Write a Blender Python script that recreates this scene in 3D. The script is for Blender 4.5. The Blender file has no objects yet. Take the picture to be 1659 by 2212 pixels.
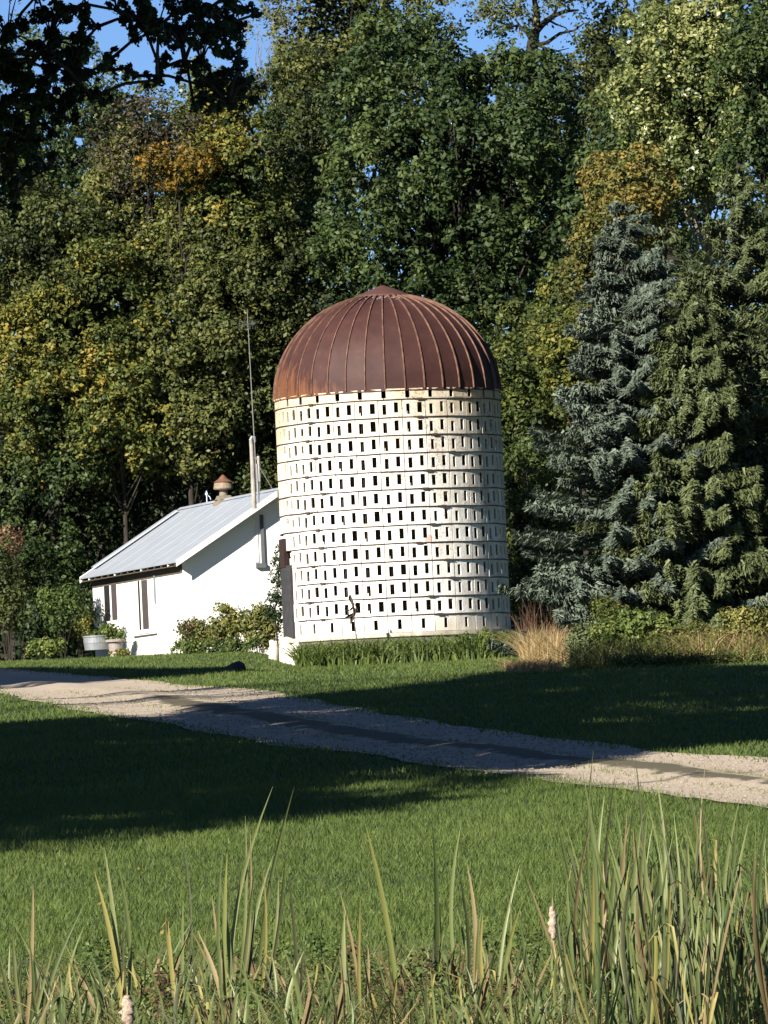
import bpy, math, random
import numpy as np
from mathutils import Vector, Matrix
rng = np.random.default_rng(11); random.seed(11)
R = math.radians
scn = bpy.context.scene
COL = scn.collection

# ---------------------------------------------------------------- camera, sky, sun, exposure
F = 15000.; TH = R(2.6); YH = 1730.; PITCH = math.atan((YH-1106)/F)   # long lens, photo measured at 1659 x 2212
cd = bpy.data.cameras.new('camera'); cam = bpy.data.objects.new('camera', cd); COL.objects.link(cam)
cd.sensor_fit = 'VERTICAL'; cd.sensor_height = 36; cd.lens = 36*F/2212; cd.clip_start = .5; cd.clip_end = 6000
fw = Vector((0, math.cos(PITCH), math.sin(PITCH))); up0 = Vector((0, -math.sin(PITCH), math.cos(PITCH))); rt0 = Vector((1, 0, 0))
rt = rt0*math.cos(TH)-up0*math.sin(TH); up = rt0*math.sin(TH)+up0*math.cos(TH)
cam.matrix_world = Matrix((( rt.x, up.x, -fw.x, 0), (rt.y, up.y, -fw.y, 0), (rt.z, up.z, -fw.z, 0), (0, 0, 0, 1)))
scn.camera = cam
SUN_EL = R(29); SUN_AZ = R(37)            # sun behind the camera, 37 degrees to its left
S = Vector((-math.sin(SUN_AZ)*math.cos(SUN_EL), -math.cos(SUN_AZ)*math.cos(SUN_EL), math.sin(SUN_EL)))
w = bpy.data.worlds.new('World'); scn.world = w; w.use_nodes = True
nt = w.node_tree; bg = nt.nodes['Background']; sk = nt.nodes.new('ShaderNodeTexSky'); sk.sky_type = 'NISHITA'
sk.sun_disc = False; sk.sun_elevation = SUN_EL; sk.sun_rotation = math.atan2(S.x, S.y); sk.air_density = .5; sk.dust_density = 0; sk.ozone_density = 5.0
nt.links.new(sk.outputs[0], bg.inputs[0]); bg.inputs[1].default_value = .05
sd = bpy.data.lights.new('sun', 'SUN'); sd.energy = 5.0; sd.angle = R(.55); sd.color = (1, .93, .82)
so = bpy.data.objects.new('sun', sd); COL.objects.link(so); so.rotation_euler = S.to_track_quat('Z', 'Y').to_euler()
vs = scn.view_settings; vs.view_transform = 'Standard'; vs.look = 'None'; vs.gamma = 1; vs.exposure = 1.35; vs.use_curve_mapping = False
scn.cycles.max_bounces = 5; scn.cycles.diffuse_bounces = 3; scn.cycles.transmission_bounces = 3

# ---------------------------------------------------------------- helpers
def ray(u, v):
    dx = u-829.5; dy = 1106-v
    a = dx*math.cos(TH)+dy*math.sin(TH); b = -dx*math.sin(TH)+dy*math.cos(TH)
    c, s = math.cos(PITCH), math.sin(PITCH)
    return a, F*c-b*s, F*s+b*c
def P(u, v, Y):                          # the point at distance Y seen at (u, v)
    x, y, z = ray(u, v); t = Y/y
    return Vector((x*t, Y, z*t))
def sstep(t): t = np.clip(t, 0, 1); return t*t*(3-2*t)
def ter(y, x=None):                      # lawn height; the ground sits lower in front of the silo than by the house
    y = np.asarray(y, float); d = 0 if x is None else .46*sstep((np.asarray(x, float)+4.4)/2.0)*sstep((y-158)/26)*(1-sstep((y-204)/14))
    return -d+np.interp(y, [-4000, 0, 30, 40, 190, 205, 240, 300, 900, 4000], [-1.9, -1.75, -1.652, -1.29, 4.14, 4.6, 4.95, 6.5, 12, 12])
def tz(y, x=None): return float(ter(y, x))

def np_mesh(name, V, Fc, tint=None):
    me = bpy.data.meshes.new(name); V = np.asarray(V, np.float32); Fc = np.asarray(Fc, np.int32)
    m, k = Fc.shape
    me.vertices.add(len(V)); me.vertices.foreach_set('co', V.ravel())
    me.loops.add(m*k); me.loops.foreach_set('vertex_index', Fc.ravel())
    me.polygons.add(m); me.polygons.foreach_set('loop_start', np.arange(0, m*k, k, dtype=np.int32))
    me.polygons.foreach_set('loop_total', np.full(m, k, np.int32))
    if tint is not None:
        at = me.attributes.new('tint', 'FLOAT', 'POINT'); at.data.foreach_set('value', np.asarray(tint, np.float32))
    me.update(calc_edges=True); return me
def link(name, me, mat, parent=None, loc=None, rotz=None):
    o = bpy.data.objects.new(name, me); COL.objects.link(o)
    if mat is not None and not me.materials: me.materials.append(mat)
    if parent is not None: o.parent = parent
    if loc is not None: o.location = loc
    if rotz is not None: o.rotation_euler.z = rotz
    return o
def thing(name, label, cat, loc=(0, 0, 0), group=None, rotz=0):
    o = bpy.data.objects.new(name, None); COL.objects.link(o); o.location = loc; o.rotation_euler.z = rotz
    o.empty_display_size = .2
    return tag(o, label, cat, group)
def tag(o, label=None, cat=None, group=None, kind=None):
    if label: o['label'] = label
    if cat: o['category'] = cat
    if group: o['group'] = group
    if kind: o['kind'] = kind
    return o

class MB:                                # collects simple solids into one mesh
    def __init__(s): s.v = []; s.f = []
    def box(s, c, sz, M=None):
        n = len(s.v)
        for z in (-.5, .5):
            for y in (-.5, .5):
                for x in (-.5, .5):
                    p = Vector((x*sz[0], y*sz[1], z*sz[2]))
                    if M is not None: p = M @ p
                    s.v.append(tuple(p+Vector(c)))
        for f in ((0, 2, 3, 1), (4, 5, 7, 6), (0, 1, 5, 4), (2, 6, 7, 3), (0, 4, 6, 2), (1, 3, 7, 5)): s.f.append(tuple(n+i for i in f))
        return s
    def hexa(s, pts):                    # bottom ring 4, top ring 4
        n = len(s.v); s.v += [tuple(p) for p in pts]
        for f in ((3, 2, 1, 0), (4, 5, 6, 7), (0, 1, 5, 4), (1, 2, 6, 5), (2, 3, 7, 6), (3, 0, 4, 7)): s.f.append(tuple(n+i for i in f))
        return s
    def tube(s, pts, rad, k=8, cap=True):
        pts = [Vector(p) for p in pts]; n0 = len(s.v)
        if not hasattr(rad, '__len__'): rad = [rad]*len(pts)
        for i, p in enumerate(pts):
            d = (pts[min(i+1, len(pts)-1)]-pts[max(i-1, 0)]).normalized()
            a = d.orthogonal().normalized() if i == 0 else (a-d*a.dot(d)).normalized()
            b = d.cross(a)
            for j in range(k):
                t = 2*math.pi*j/k; s.v.append(tuple(p+(a*math.cos(t)+b*math.sin(t))*rad[i]))
        for i in range(len(pts)-1):
            for j in range(k):
                q = n0+i*k; s.f.append((q+j, q+(j+1) % k, q+k+(j+1) % k, q+k+j))
        if cap: s.f.append(tuple(n0+j for j in range(k))[::-1]); s.f.append(tuple(n0+(len(pts)-1)*k+j for j in range(k)))
        return s
    def lathe(s, prof, k=24, c=(0, 0, 0)):
        n0 = len(s.v)
        for r, z in prof:
            for j in range(k):
                t = 2*math.pi*j/k; s.v.append((c[0]+r*math.cos(t), c[1]+r*math.sin(t), c[2]+z))
        for i in range(len(prof)-1):
            for j in range(k):
                q = n0+i*k; s.f.append((q+j, q+(j+1) % k, q+k+(j+1) % k, q+k+j))
        return s
    def mesh(s, name, smooth=False):
        me = bpy.data.meshes.new(name); me.from_pydata(s.v, [], s.f)
        if smooth: me.polygons.foreach_set('use_smooth', [True]*len(me.polygons))
        me.update(); return me
    def build(s, name, mat, parent=None, smooth=False, loc=None, rotz=None):
        return link(name, s.mesh(name, smooth), mat, parent, loc, rotz)

# ---------------------------------------------------------------- materials
def mat_new(name):
    m = bpy.data.materials.new(name); m.use_nodes = True; n = m.node_tree.nodes; b = n['Principled BSDF']
    return m, m.node_tree, n, m.node_tree.links, b
def ramp(n, stops):
    r = n.new('ShaderNodeValToRGB'); e = r.color_ramp.elements
    while len(e) > len(stops): e.remove(e[-1])
    while len(e) < len(stops): e.new(.5)
    for el, (p, c) in zip(e, stops): el.position = p; el.color = (c[0], c[1], c[2], 1)
    return r
def noise(n, l, vec, scale, detail=4, rough=.55):
    t = n.new('ShaderNodeTexNoise'); t.inputs['Scale'].default_value = scale; t.inputs['Detail'].default_value = detail
    t.inputs['Roughness'].default_value = rough
    if vec is not None: l.new(vec, t.inputs['Vector'])
    return t
def mapping(n, l, vec, sc):
    mp = n.new('ShaderNodeMapping'); mp.inputs['Scale'].default_value = sc; l.new(vec, mp.inputs['Vector']); return mp.outputs[0]
def math_(n, l, op, a, b=None, c=None):
    m = n.new('ShaderNodeMath'); m.operation = op
    for i, x in enumerate((a, b, c)):
        if x is None: continue
        if isinstance(x, (int, float)): m.inputs[i].default_value = x
        else: l.new(x, m.inputs[i])
    return m.outputs[0]
def mix(n, l, f, a, b):
    m = n.new('ShaderNodeMix'); m.data_type = 'RGBA'
    for i, x in ((0, f), (6, a), (7, b)):
        if isinstance(x, (int, float)): m.inputs[i].default_value = x
        elif isinstance(x, tuple): m.inputs[i].default_value = (x[0], x[1], x[2], 1)
        else: l.new(x, m.inputs[i])
    return m.outputs[2]
def simple(name, c, rough=.8, c2=None, scale=6, bump=.0, metal=0, spec=.3):
    m, t, n, l, b = mat_new(name); g = n.new('ShaderNodeNewGeometry')
    tx = noise(n, l, g.outputs['Position'], scale, 6)
    r = ramp(n, [(.3, c), (.7, c2 or tuple(x*.75 for x in c))]); l.new(tx.outputs[0], r.inputs[0]); l.new(r.outputs[0], b.inputs['Base Color'])
    b.inputs['Roughness'].default_value = rough; b.inputs['Metallic'].default_value = metal; b.inputs['Specular IOR Level'].default_value = spec
    if bump:
        bp = n.new('ShaderNodeBump'); bp.inputs['Strength'].default_value = bump; bp.inputs['Distance'].default_value = .02
        l.new(tx.outputs[0], bp.inputs['Height']); l.new(bp.outputs[0], b.inputs['Normal'])
    return m
def leafmat(name, cols, trans=.3, rough=.55, spec=.25):
    m, t, n, l, b = mat_new(name); a = n.new('ShaderNodeAttribute'); a.attribute_name = 'tint'
    k = len(cols); r = ramp(n, [(i/(k-1), c) for i, c in enumerate(cols)]); l.new(a.outputs['Fac'], r.inputs[0])
    l.new(r.outputs[0], b.inputs['Base Color']); b.inputs['Roughness'].default_value = rough; b.inputs['Specular IOR Level'].default_value = spec
    tr = n.new('ShaderNodeBsdfTranslucent'); l.new(r.outputs[0], tr.inputs[0])
    mx = n.new('ShaderNodeMixShader'); mx.inputs[0].default_value = trans
    l.new(b.outputs[0], mx.inputs[1]); l.new(tr.outputs[0], mx.inputs[2]); l.new(mx.outputs[0], n['Material Output'].inputs[0])
    return m
M_bark = simple('bark', (.035, .029, .022), .9, (.018, .014, .011), 5, .5)
M_barkpale = simple('pale_bark', (.22, .19, .15), .9, (.1, .085, .065), 5, .5)

# ---------------------------------------------------------------- ground
ys = np.concatenate([[-3000, -600, -150, -40, 0, 15, 25, 30, 35, 40], np.arange(45, 236, 5.), [205, 240, 250, 270, 300, 400, 600, 900, 2000, 4500]]); ys = np.unique(ys)
xs = np.array([-4000, -1500, -400, -120, -60, -30, -20, -12, -8, -6, -5, -4.5, -4, -3.5, -3, -2.5, -2, -1, 0, 2, 4, 8, 12, 20, 30, 60, 120, 400, 1500, 4000.])
XX, YY = np.meshgrid(xs, ys); V = np.stack([XX, YY, ter(YY, XX)], -1).reshape(-1, 3)
nx = len(xs); ii, jj = np.meshgrid(np.arange(nx-1), np.arange(len(ys)-1)); q = (jj*nx+ii).ravel()
m, t, n, l, b = mat_new('lawn_soil'); g = n.new('ShaderNodeNewGeometry')
n1 = noise(n, l, g.outputs['Position'], 1.3, 8, .7); r = ramp(n, [(.3, (.02, .036, .010)), (.55, (.034, .058, .014)), (.75, (.06, .06, .022))]); l.new(n1.outputs[0], r.inputs[0]); l.new(r.outputs[0], b.inputs['Base Color']); b.inputs['Roughness'].default_value = .95
bp = n.new('ShaderNodeBump'); bp.inputs['Strength'].default_value = .8; bp.inputs['Distance'].default_value = .05; n2 = noise(n, l, g.outputs['Position'], 18, 4); l.new(n2.outputs[0], bp.inputs['Height']); l.new(bp.outputs[0], b.inputs['Normal'])
tag(link('ground', np_mesh('ground', V, np.stack([q, q+1, q+nx+1, q+nx], -1)), m), 'green sloping lawn ground rising towards the silo', kind='structure')

# ---------------------------------------------------------------- driveway (two gravel wheel tracks)
farp = [(9.6, 45), (7.6, 60), (5.6, 75), (4.5, 83.3), (3.4, 87.8), (2.5, 94.4), (1.5, 100.9), (-.2, 115.4), (-1.2, 125.6), (-2.8, 141.5), (-4.1, 147), (-5.7, 158), (-7.9, 171), (-10.4, 185.6), (-14, 205), (-18, 225)]
nearp = [(7, 45), (5.3, 57), (3.7, 68.6), (2.9, 72.1), (2.3, 76.3), (1.7, 79.4), (.8, 84), (-.1, 91), (-1.7, 99), (-2.9, 108), (-4.2, 118), (-5.4, 125), (-7.2, 139.4), (-8.5, 149.8), (-11.5, 168), (-15.5, 186), (-19, 205), (-23, 225)]
def interp(pts, y):
    p = np.array(pts); return np.interp(y, p[:, 1], p[:, 0])
rock_y = np.arange(45, 225.1, .25)
XF = interp(farp, rock_y)+.09*np.sin(rock_y*.7)+.03*np.sin(rock_y*2.9+1); XN = interp(nearp, rock_y)+.09*np.sin(rock_y*.6+2)+.03*np.sin(rock_y*3.1)
fr = np.linspace(0, 1, 13)
prof = .03-.05*np.exp(-((fr-.24)/.13)**2)-.05*np.exp(-((fr-.78)/.13)**2)+.03*np.exp(-((fr-.5)/.12)**2)
V = np.zeros((len(rock_y), 13, 3)); V[..., 0] = XN[:, None]*(1-fr)+XF[:, None]*fr; V[..., 1] = rock_y[:, None]; V[..., 2] = ter(rock_y)[:, None]+np.maximum(prof, .006)
ii, jj = np.meshgrid(np.arange(12), np.arange(len(rock_y)-1)); q = (jj*13+ii).ravel()
m, t, n, l, b = mat_new('pale_gravel'); g = n.new('ShaderNodeNewGeometry'); a = n.new('ShaderNodeAttribute'); a.attribute_name = 'tint'
n1 = noise(n, l, g.outputs['Position'], 7, 8, .75); r = ramp(n, [(.3, (.24, .195, .145)), (.7, (.44, .365, .28))]); l.new(n1.outputs[0], r.inputs[0])
n3 = noise(n, l, mapping(n, l, g.outputs['Position'], (1.2, .35, 1)), 1.6, 6, .7)
f = math_(n, l, 'ADD', a.outputs['Fac'], math_(n, l, 'MULTIPLY', math_(n, l, 'SUBTRACT', n3.outputs[0], .5), 1.1))
r2 = ramp(n, [(.48, (0, 0, 0)), (.62, (1, 1, 1))]); l.new(f, r2.inputs[0])
l.new(mix(n, l, r2.outputs[0], r.outputs[0], (.07, .058, .03)), b.inputs['Base Color']); b.inputs['Roughness'].default_value = .95
bp = n.new('ShaderNodeBump'); bp.inputs['Strength'].default_value = .6; bp.inputs['Distance'].default_value = .03; n2 = noise(n, l, g.outputs['Position'], 25, 4); l.new(n2.outputs[0], bp.inputs['Height']); l.new(bp.outputs[0], b.inputs['Normal'])
tn = np.broadcast_to((.86*np.exp(-((fr-.5)/.14)**2)+.45*(np.abs(fr-.5) > .47))[None], (len(rock_y), 13))
tn = tn*np.interp(rock_y, [70, 84, 130, 150], [.75, 1, 1, .35])[:, None]
tag(link('driveway', np_mesh('driveway', V.reshape(-1, 3), np.stack([q, q+1, q+14, q+13], -1), tn.ravel()), m), 'pale gravel farm driveway with two wheel tracks', kind='structure')

# ---------------------------------------------------------------- leaves
def unit(v): return v/np.maximum(np.linalg.norm(v, axis=-1, keepdims=True), 1e-9)
def leaf_quads(C, N, size, aspect=.62, dirs=None):
    n = len(C); N = unit(N); a = rng.normal(size=(n, 3)) if dirs is None else dirs
    a = unit(a-N*(a*N).sum(-1, keepdims=True)); b = np.cross(N, a); s = np.asarray(size)[:, None]
    V = np.stack([C-a*s*.5, C-b*s*.5*aspect+N*s*.08, C+a*s*.55, C+b*s*.5*aspect+N*s*.08], 1).reshape(-1, 3)
    return V, np.arange(n*4).reshape(n, 4)
def clump_leaves(cc, rc, per, size, tintc, spread=.55, outward=None, flat=.75):
    """leaves on the upper and outer shells of many clumps: cc (k,3), rc (k,), tintc (k,)"""
    k = len(cc); n = np.maximum((per*(rc/rc.mean())**2).astype(int), 3); idx = np.repeat(np.arange(k), n); m = len(idx)
    d = unit(rng.normal(size=(m, 3)));
    bias = np.array([0, -.15, .45]); d = unit(d+bias+(0 if outward is None else outward[idx]*.5))
    rr = rc[idx]*(1-spread*rng.random(m)**1.6)*(1+.25*np.sin(d[:, 0]*7+idx)*np.cos(d[:, 2]*6+idx*2.))
    C = cc[idx]+d*rr[:, None]*np.array([1, 1, flat]); N = unit(d+rng.normal(size=(m, 3))*.55+np.array([0, 0, .3]))
    sz = size*(.6+.8*rng.random(m)); V, Fc = leaf_quads(C, N, sz)
    tn = np.clip(tintc[idx]+rng.normal(size=m)*.13, 0, 1)
    return V, Fc, np.repeat(tn, 4)

def tuft_leaves(cc, rc, per, size, tintc, outward, sub=13):
    """each clump is a cluster of small tufts, so a crown shows tufts, clumps and dark gaps"""
    k = len(cc); idx = np.repeat(np.arange(k), np.maximum((sub*(rc/rc.mean())**1.6).astype(int), 4)); m = len(idx)
    d = unit(unit(rng.normal(size=(m, 3)))+outward[idx]*.55+np.array([0, -.2, .3]))
    sc = cc[idx]+d*(rc[idx]*(.55+.5*rng.random(m)))[:, None]*np.array([1, 1, .8]); sr = rc[idx]*(.20+.22*rng.random(m))
    return clump_leaves(sc, sr, max(int(per/sub), 5), size, np.clip(tintc[idx]+rng.normal(size=m)*.10, 0, 1), .9, d, 1)
def limbs(mb, base, top, targets, r0, k=6):
    base = Vector(base); top = Vector(top)
    mid = base.lerp(top, .5)+Vector((random.uniform(-.3, .3), random.uniform(-.3, .3), 0))
    mb.tube([base, base.lerp(mid, .5), mid, mid.lerp(top, .5), top], [r0, r0*.85, r0*.68, r0*.45, r0*.15], 9)
    for tg in targets:
        tg = Vector(tg); h = min(max((tg.z-base.z)/(top.z-base.z)*.75-.05, .18), .9)
        s = base.lerp(mid, h*2) if h < .5 else mid.lerp(top, h*2-1)
        d = tg-s; m1 = s+d*.4+Vector((0, 0, -.06*d.length))+Vector((random.uniform(-1, 1), random.uniform(-1, 1), random.uniform(-1, 1)))*.06*d.length; m2 = s+d*.75+Vector((random.uniform(-1, 1), 0, random.uniform(-1, 1)))*.07*d.length
        rr = r0*(.38-.25*h)+.01; mb.tube([s, m1, m2, tg], [rr, rr*.7, rr*.4, rr*.12], k)

TREES = []
SKYWIN = [(1150, 92, 45, 18), (1205, 55, 48, 40), (1215, 98, 34, 14), (560, 95, 34, 62), (545, 20, 24, 30), (235, 55, 34, 52), (90, 145, 30, 26), (20, 60, 22, 30), (190, 150, 26, 26), (300, 105, 22, 26), (365, 150, 22, 16), (455, 125, 18, 20), (22, 255, 22, 16), (1350, 70, 34, 16)]
def proj(C):                             # where points show in the photo
    a = C[:, 0]/C[:, 1]*F; b_ = C[:, 2]/C[:, 1]*F-(YH-1106)
    return 829.5+a*math.cos(TH)-b_*math.sin(TH), 1106-(a*math.sin(TH)+b_*math.cos(TH))
def prune(V, Fc, T):                     # thin the crowns where the sky comes through
    C = V[::4]; u, v = proj(C); keep = np.ones(len(C), bool)
    for (a, b_, ru, rv) in SKYWIN: keep &= ~((((u-a)/ru)**2+((v-b_)/rv)**2 < 1+.35*rng.normal(size=len(C))) & (rng.random(len(C)) < .96))
    k4 = np.repeat(keep, 4); V = V[k4]; return V, np.arange(len(V)).reshape(-1, 4), T[k4]
def tree(label, u, v, ru, rv, Y, mat, n_cl=70, per=300, size=.14, rc=1.0, group='trees of the wood behind the silo', tint=None, tiltoff=0, gaps=.12, fill=True, bark=None, name='leafy_tree', trunk_r=None, base=None, nlimb=14, shape=0, tvar=.16):
    """crown ellipsoid measured in the photo at distance Y, standing on a trunk"""
    sc = Y/F; c = P(u, v, Y); rx = ru*sc; rz = rv*sc; ry = max(min(rx*.9, 3.6), 1.2)
    gz = tz(Y); bx = c.x+tiltoff if base is None else base
    t = thing(name, label, 'tree', (bx, Y, gz), group)
    # clump centres: mostly the camera side and flanks of the ellipsoid
    d = []
    while len(d) < n_cl:
        q = unit(rng.normal(size=3))
        if q[1] > .15 and rng.random() < .85: continue
        d.append(q)
    d = np.array(d); rad = .86+.22*rng.random(len(d)); rad *= 1+.2*np.sin(d[:, 0]*4+u)*np.cos(d[:, 2]*5+v)
    dx = d.copy()
    if shape: dx[:, :2] *= (1-shape*np.clip(d[:, 2:3], -.2, 1))
    cc = np.array(c)+dx*rad[:, None]*np.array([rx, ry, rz])
    keep = cc[:, 2] > gz+.2; cc = cc[keep]
    rcs = rc*(.65+.7*rng.random(len(cc)))
    tc = np.clip(rng.normal(.5, tvar, len(cc)), 0, 1)
    if tint is not None: tc = np.clip(tc+np.array([tint(*q) for q in (cc-np.array(c))/np.array([rx, ry, rz])]), 0, 1)
    V, Fc, T = tuft_leaves(cc, rcs, per*.74, size*1.0, tc, d[keep])
    if fill:                              # inner leaves tinted dark: crown shade painted in, so gaps aren't see-through
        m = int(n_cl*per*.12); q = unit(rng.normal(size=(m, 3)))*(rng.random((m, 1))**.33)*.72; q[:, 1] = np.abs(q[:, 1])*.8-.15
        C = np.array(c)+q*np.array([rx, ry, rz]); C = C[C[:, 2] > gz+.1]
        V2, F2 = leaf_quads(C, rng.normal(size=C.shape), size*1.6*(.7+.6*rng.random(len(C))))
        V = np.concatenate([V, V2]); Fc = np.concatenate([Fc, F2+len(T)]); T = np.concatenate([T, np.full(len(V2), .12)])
    if v-rv < 180: V, Fc, T = prune(V, Fc, T)
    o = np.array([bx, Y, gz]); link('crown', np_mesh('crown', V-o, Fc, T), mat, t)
    mb = MB(); tr = trunk_r or max(.12, min(.32, rx*.07)); idx = rng.choice(len(cc), min(nlimb, len(cc)), replace=False)
    limbs(mb, (0, 0, -.1), Vector((c.x-bx, 0, c.z-gz+(rz*.55 if nlimb else -rz*3))), [Vector(cc[i]-o) for i in idx], tr)
    mb.build('trunk', bark or M_bark, t, smooth=True); TREES.append(t)
    return t

L_dark = leafmat('maple_leaves', [(.010, .020, .008), (.030, .052, .016), (.056, .084, .024), (.10, .13, .035)])
L_olive = leafmat('olive_leaves', [(.013, .022, .008), (.045, .060, .018), (.086, .102, .029), (.15, .15, .042)])
L_yel = leafmat('yellow_green_leaves', [(.022, .037, .010), (.062, .082, .020), (.125, .142, .031), (.25, .19, .034)])
L_org = leafmat('orange_leaves', [(.05, .055, .012), (.13, .095, .016), (.26, .145, .018), (.40, .20, .025)])
L_ochre = leafmat('ochre_leaves', [(.03, .042, .013), (.08, .09, .024), (.16, .14, .034), (.26, .18, .045)])
L_pop = leafmat('poplar_leaves', [(.035, .055, .016), (.09, .12, .035), (.19, .215, .07), (.34, .34, .13)], spec=.5, rough=.4)
L_brown = leafmat('brown_leaves', [(.03, .026, .015), (.06, .05, .03), (.10, .078, .045), (.15, .11, .065)])
L_blue = leafmat('blue_spruce_needles', [(.026, .036, .026), (.062, .082, .060), (.10, .127, .093), (.15, .18, .135)], trans=.08)
L_spr = leafmat('green_spruce_needles', [(.018, .028, .012), (.052, .068, .028), (.085, .105, .042), (.13, .15, .06)], trans=.1)
L_tan = leafmat('dry_grass', [(.10, .07, .03), (.24, .17, .075), (.38, .27, .13), (.50, .38, .20)], trans=.25)

xs2 = np.array([-500, -120, -60, -30, 0, 30, 60, 120, 500.]); ys2 = np.array([263, 285, 320, 420, 900.]); hz2 = np.array([4.5, 11, 20, 27, 52.])
XX, YY = np.meshgrid(xs2, ys2); V = np.stack([XX, YY, hz2[:, None]+.02*XX*0+1.2*np.sin(XX*.05)], -1).reshape(-1, 3); ii, jj = np.meshgrid(np.arange(8), np.arange(4)); q = (jj*9+ii).ravel()
tag(link('wooded_hill', np_mesh('wooded_hill', V, np.stack([q, q+1, q+10, q+9], -1)), simple('forest_floor', (.014, .016, .008), .95, (.024, .022, .012), .8)), 'dark wooded hillside behind the trees', kind='structure')  # dark slope added to plug the sky gaps between the trees
# the far wood closes the gaps between the crowns
def curtain():
    m = 36000; u = rng.uniform(-500, 2160, m); top = np.interp(u, [-500, 0, 150, 550, 620, 760, 850, 1050, 1100, 1240, 1300, 2160], [420, 420, 300, 260, 200, 60, 90, 150, 150, 150, 60, 0])+40*np.sin(u/37); v = top+(1500-top)*rng.random(m)
    Yv = 254+6*rng.random(m); sc = Yv/F; th = TH
    dx = u-829.5; dy = 1106-v; a = dx*math.cos(th)+dy*math.sin(th); b_ = -dx*math.sin(th)+dy*math.cos(th)
    C = np.stack([a*sc, Yv, (b_+YH-1106)*sc], -1); C = C[C[:, 2] > 5]
    V, Fc = leaf_quads(C, rng.normal(size=C.shape), .28+.3*rng.random(len(C)), .8)
    tn = np.repeat(rng.random(len(C))*.2, 4)  # low tint paints the shade of the deep wood
    o = link('far_wood', np_mesh('far_wood', V, Fc, tn), L_dark); tag(o, 'dark mass of far trees closing the gaps behind the crowns', 'wood', kind='stuff')
curtain()

# back rank
tree('tall yellow green tree rising above the silo to the top of the picture', 745, 70, 155, 250, 238, L_olive, 85, 330, .15, .95, tint=lambda x, y, z: .12)
oak = tree('gnarled oak against the sky with bare crooked limbs showing', 1060, -8, 250, 55, 246, L_olive, 34, 260, .14, .75, fill=False, trunk_r=.2, tint=lambda x, y, z: .02, base=P(1147, 130, 246).x, nlimb=0)
for pts, r0 in (([(1147, 400), (1146, 140), (1150, 95), (1157, 62), (1160, 30), (1150, -20)], .30), ([(1155, 70), (1172, 52), (1196, 34), (1222, 24), (1250, 22)], .15), ([(1150, 100), (1182, 92), (1210, 72), (1240, 66), (1262, 50)], .09), ([(1152, 92), (1140, 72), (1125, 60), (1112, 40)], .11), ([(1186, 44), (1200, 52), (1222, 60), (1236, 80)], .05), ([(1196, 34), (1204, 14), (1216, -4)], .07), ([(1160, 98), (1185, 106), (1205, 110), (1230, 104)], .05), ([(1120, 55), (1100, 58), (1085, 70)], .05)):
    q_ = [P(u, v, 246)-Vector(oak.location) for u, v in pts]; MB().tube(q_, [r0*(1-.75*i/(len(q_)-1)) for i in range(len(q_))], 7).build('limb', M_bark, oak, smooth=True)
tree('thin half bare brown tree against the blue sky', 592, 62, 55, 75, 243, L_brown, 26, 110, .10, .75, fill=False, bark=M_barkpale, name='half_bare_tree')
tree('dull green tree in the top right between oak and poplar', 1335, 170, 120, 240, 234, L_olive, 70, 320, .14, .95, tint=lambda x, y, z: -.06)
tree('slim grey green tree at the upper left whose top stands against the sky', 250, 275, 95, 115, 236, L_pop, 40, 260, .14, .8, tint=lambda x, y, z: -.3)
tree('dull green tree between the yellow tree and the tall tree', 655, 330, 120, 190, 234, L_olive, 60, 320, .14, .9, tint=lambda x, y, z: -.02)
tree('dark leafy tree at the upper left behind the hanging branches', 60, 400, 170, 260, 232, L_dark, 80, 300, .15, 1.0)
tree('dark tree filling the gap left of the antenna top', 560, 560, 130, 260, 230, L_dark, 75, 300, .15, .95)
tree('dark tree behind the house ridge and ventilator', 330, 1080, 190, 270, 232, L_dark, 80, 260, .16, 1.0, tint=lambda x, y, z: -.15)
tree('dark tree behind the right flank of the silo', 1190, 900, 150, 420, 232, L_dark, 80, 260, .16, 1.05, tint=lambda x, y, z: -.12)
# middle rank
tree('big dark green maple behind the dome, the widest crown', 1000, 470, 275, 375, 224, L_dark, 200, 400, .17, 1.05, shape=.1, gaps=.1, tint=lambda x, y, z: -.04)
tree('slender tree turning yellow with an orange patch near its tip', 480, 470, 95, 250, 224, L_yel, 90, 380, .14, .78, shape=.45, tint=lambda x, y, z: .36 if (z > .5 and z < .98 and x > .0) else (.02 if z > .2 else -.08))
tree('small pale green tree top just left of the orange tip', 428, 215, 32, 75, 226, L_pop, 16, 260, .13, .6, shape=.4, tint=lambda x, y, z: -.12)
tree('orange crown turned for autumn left of the slender yellow tree', 385, 358, 72, 40, 222.5, L_org, 15, 230, .12, .48, nlimb=3, tint=lambda x, y, z: -.1 if x < -.2 else .05)
tree('brownish thin crown above the orange one', 320, 310, 95, 70, 224, L_brown, 30, 130, .12, .8, nlimb=4, tint=lambda x, y, z: -.2)
tree('olive tree with open crown at the middle left', 280, 520, 125, 180, 226, L_olive, 80, 340, .14, .85, tint=lambda x, y, z: .1+.2*(z > .5))
tree('dull green tree at the left edge with olive tufts', 85, 610, 130, 170, 224, L_olive, 70, 300, .14, .85)
tree('deep green round tree left of the antenna mast', 600, 820, 120, 330, 224, L_olive, 100, 330, .14, .88, tint=lambda x, y, z: -.1)
tree('green tree behind the antenna top with tufted crown', 500, 700, 115, 190, 223, L_olive, 70, 340, .14, .85, tint=lambda x, y, z: .02)
tree('yellow olive tree spreading above the house at the left', 195, 800, 195, 210, 223.5, L_yel, 130, 360, .14, .82, tint=lambda x, y, z: -.02+.12*(x < -.2))
tree('brightest yellow low crown at the left above the house eave', 110, 905, 120, 95, 222, L_yel, 42, 320, .14, .62, tint=lambda x, y, z: .05)
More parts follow.
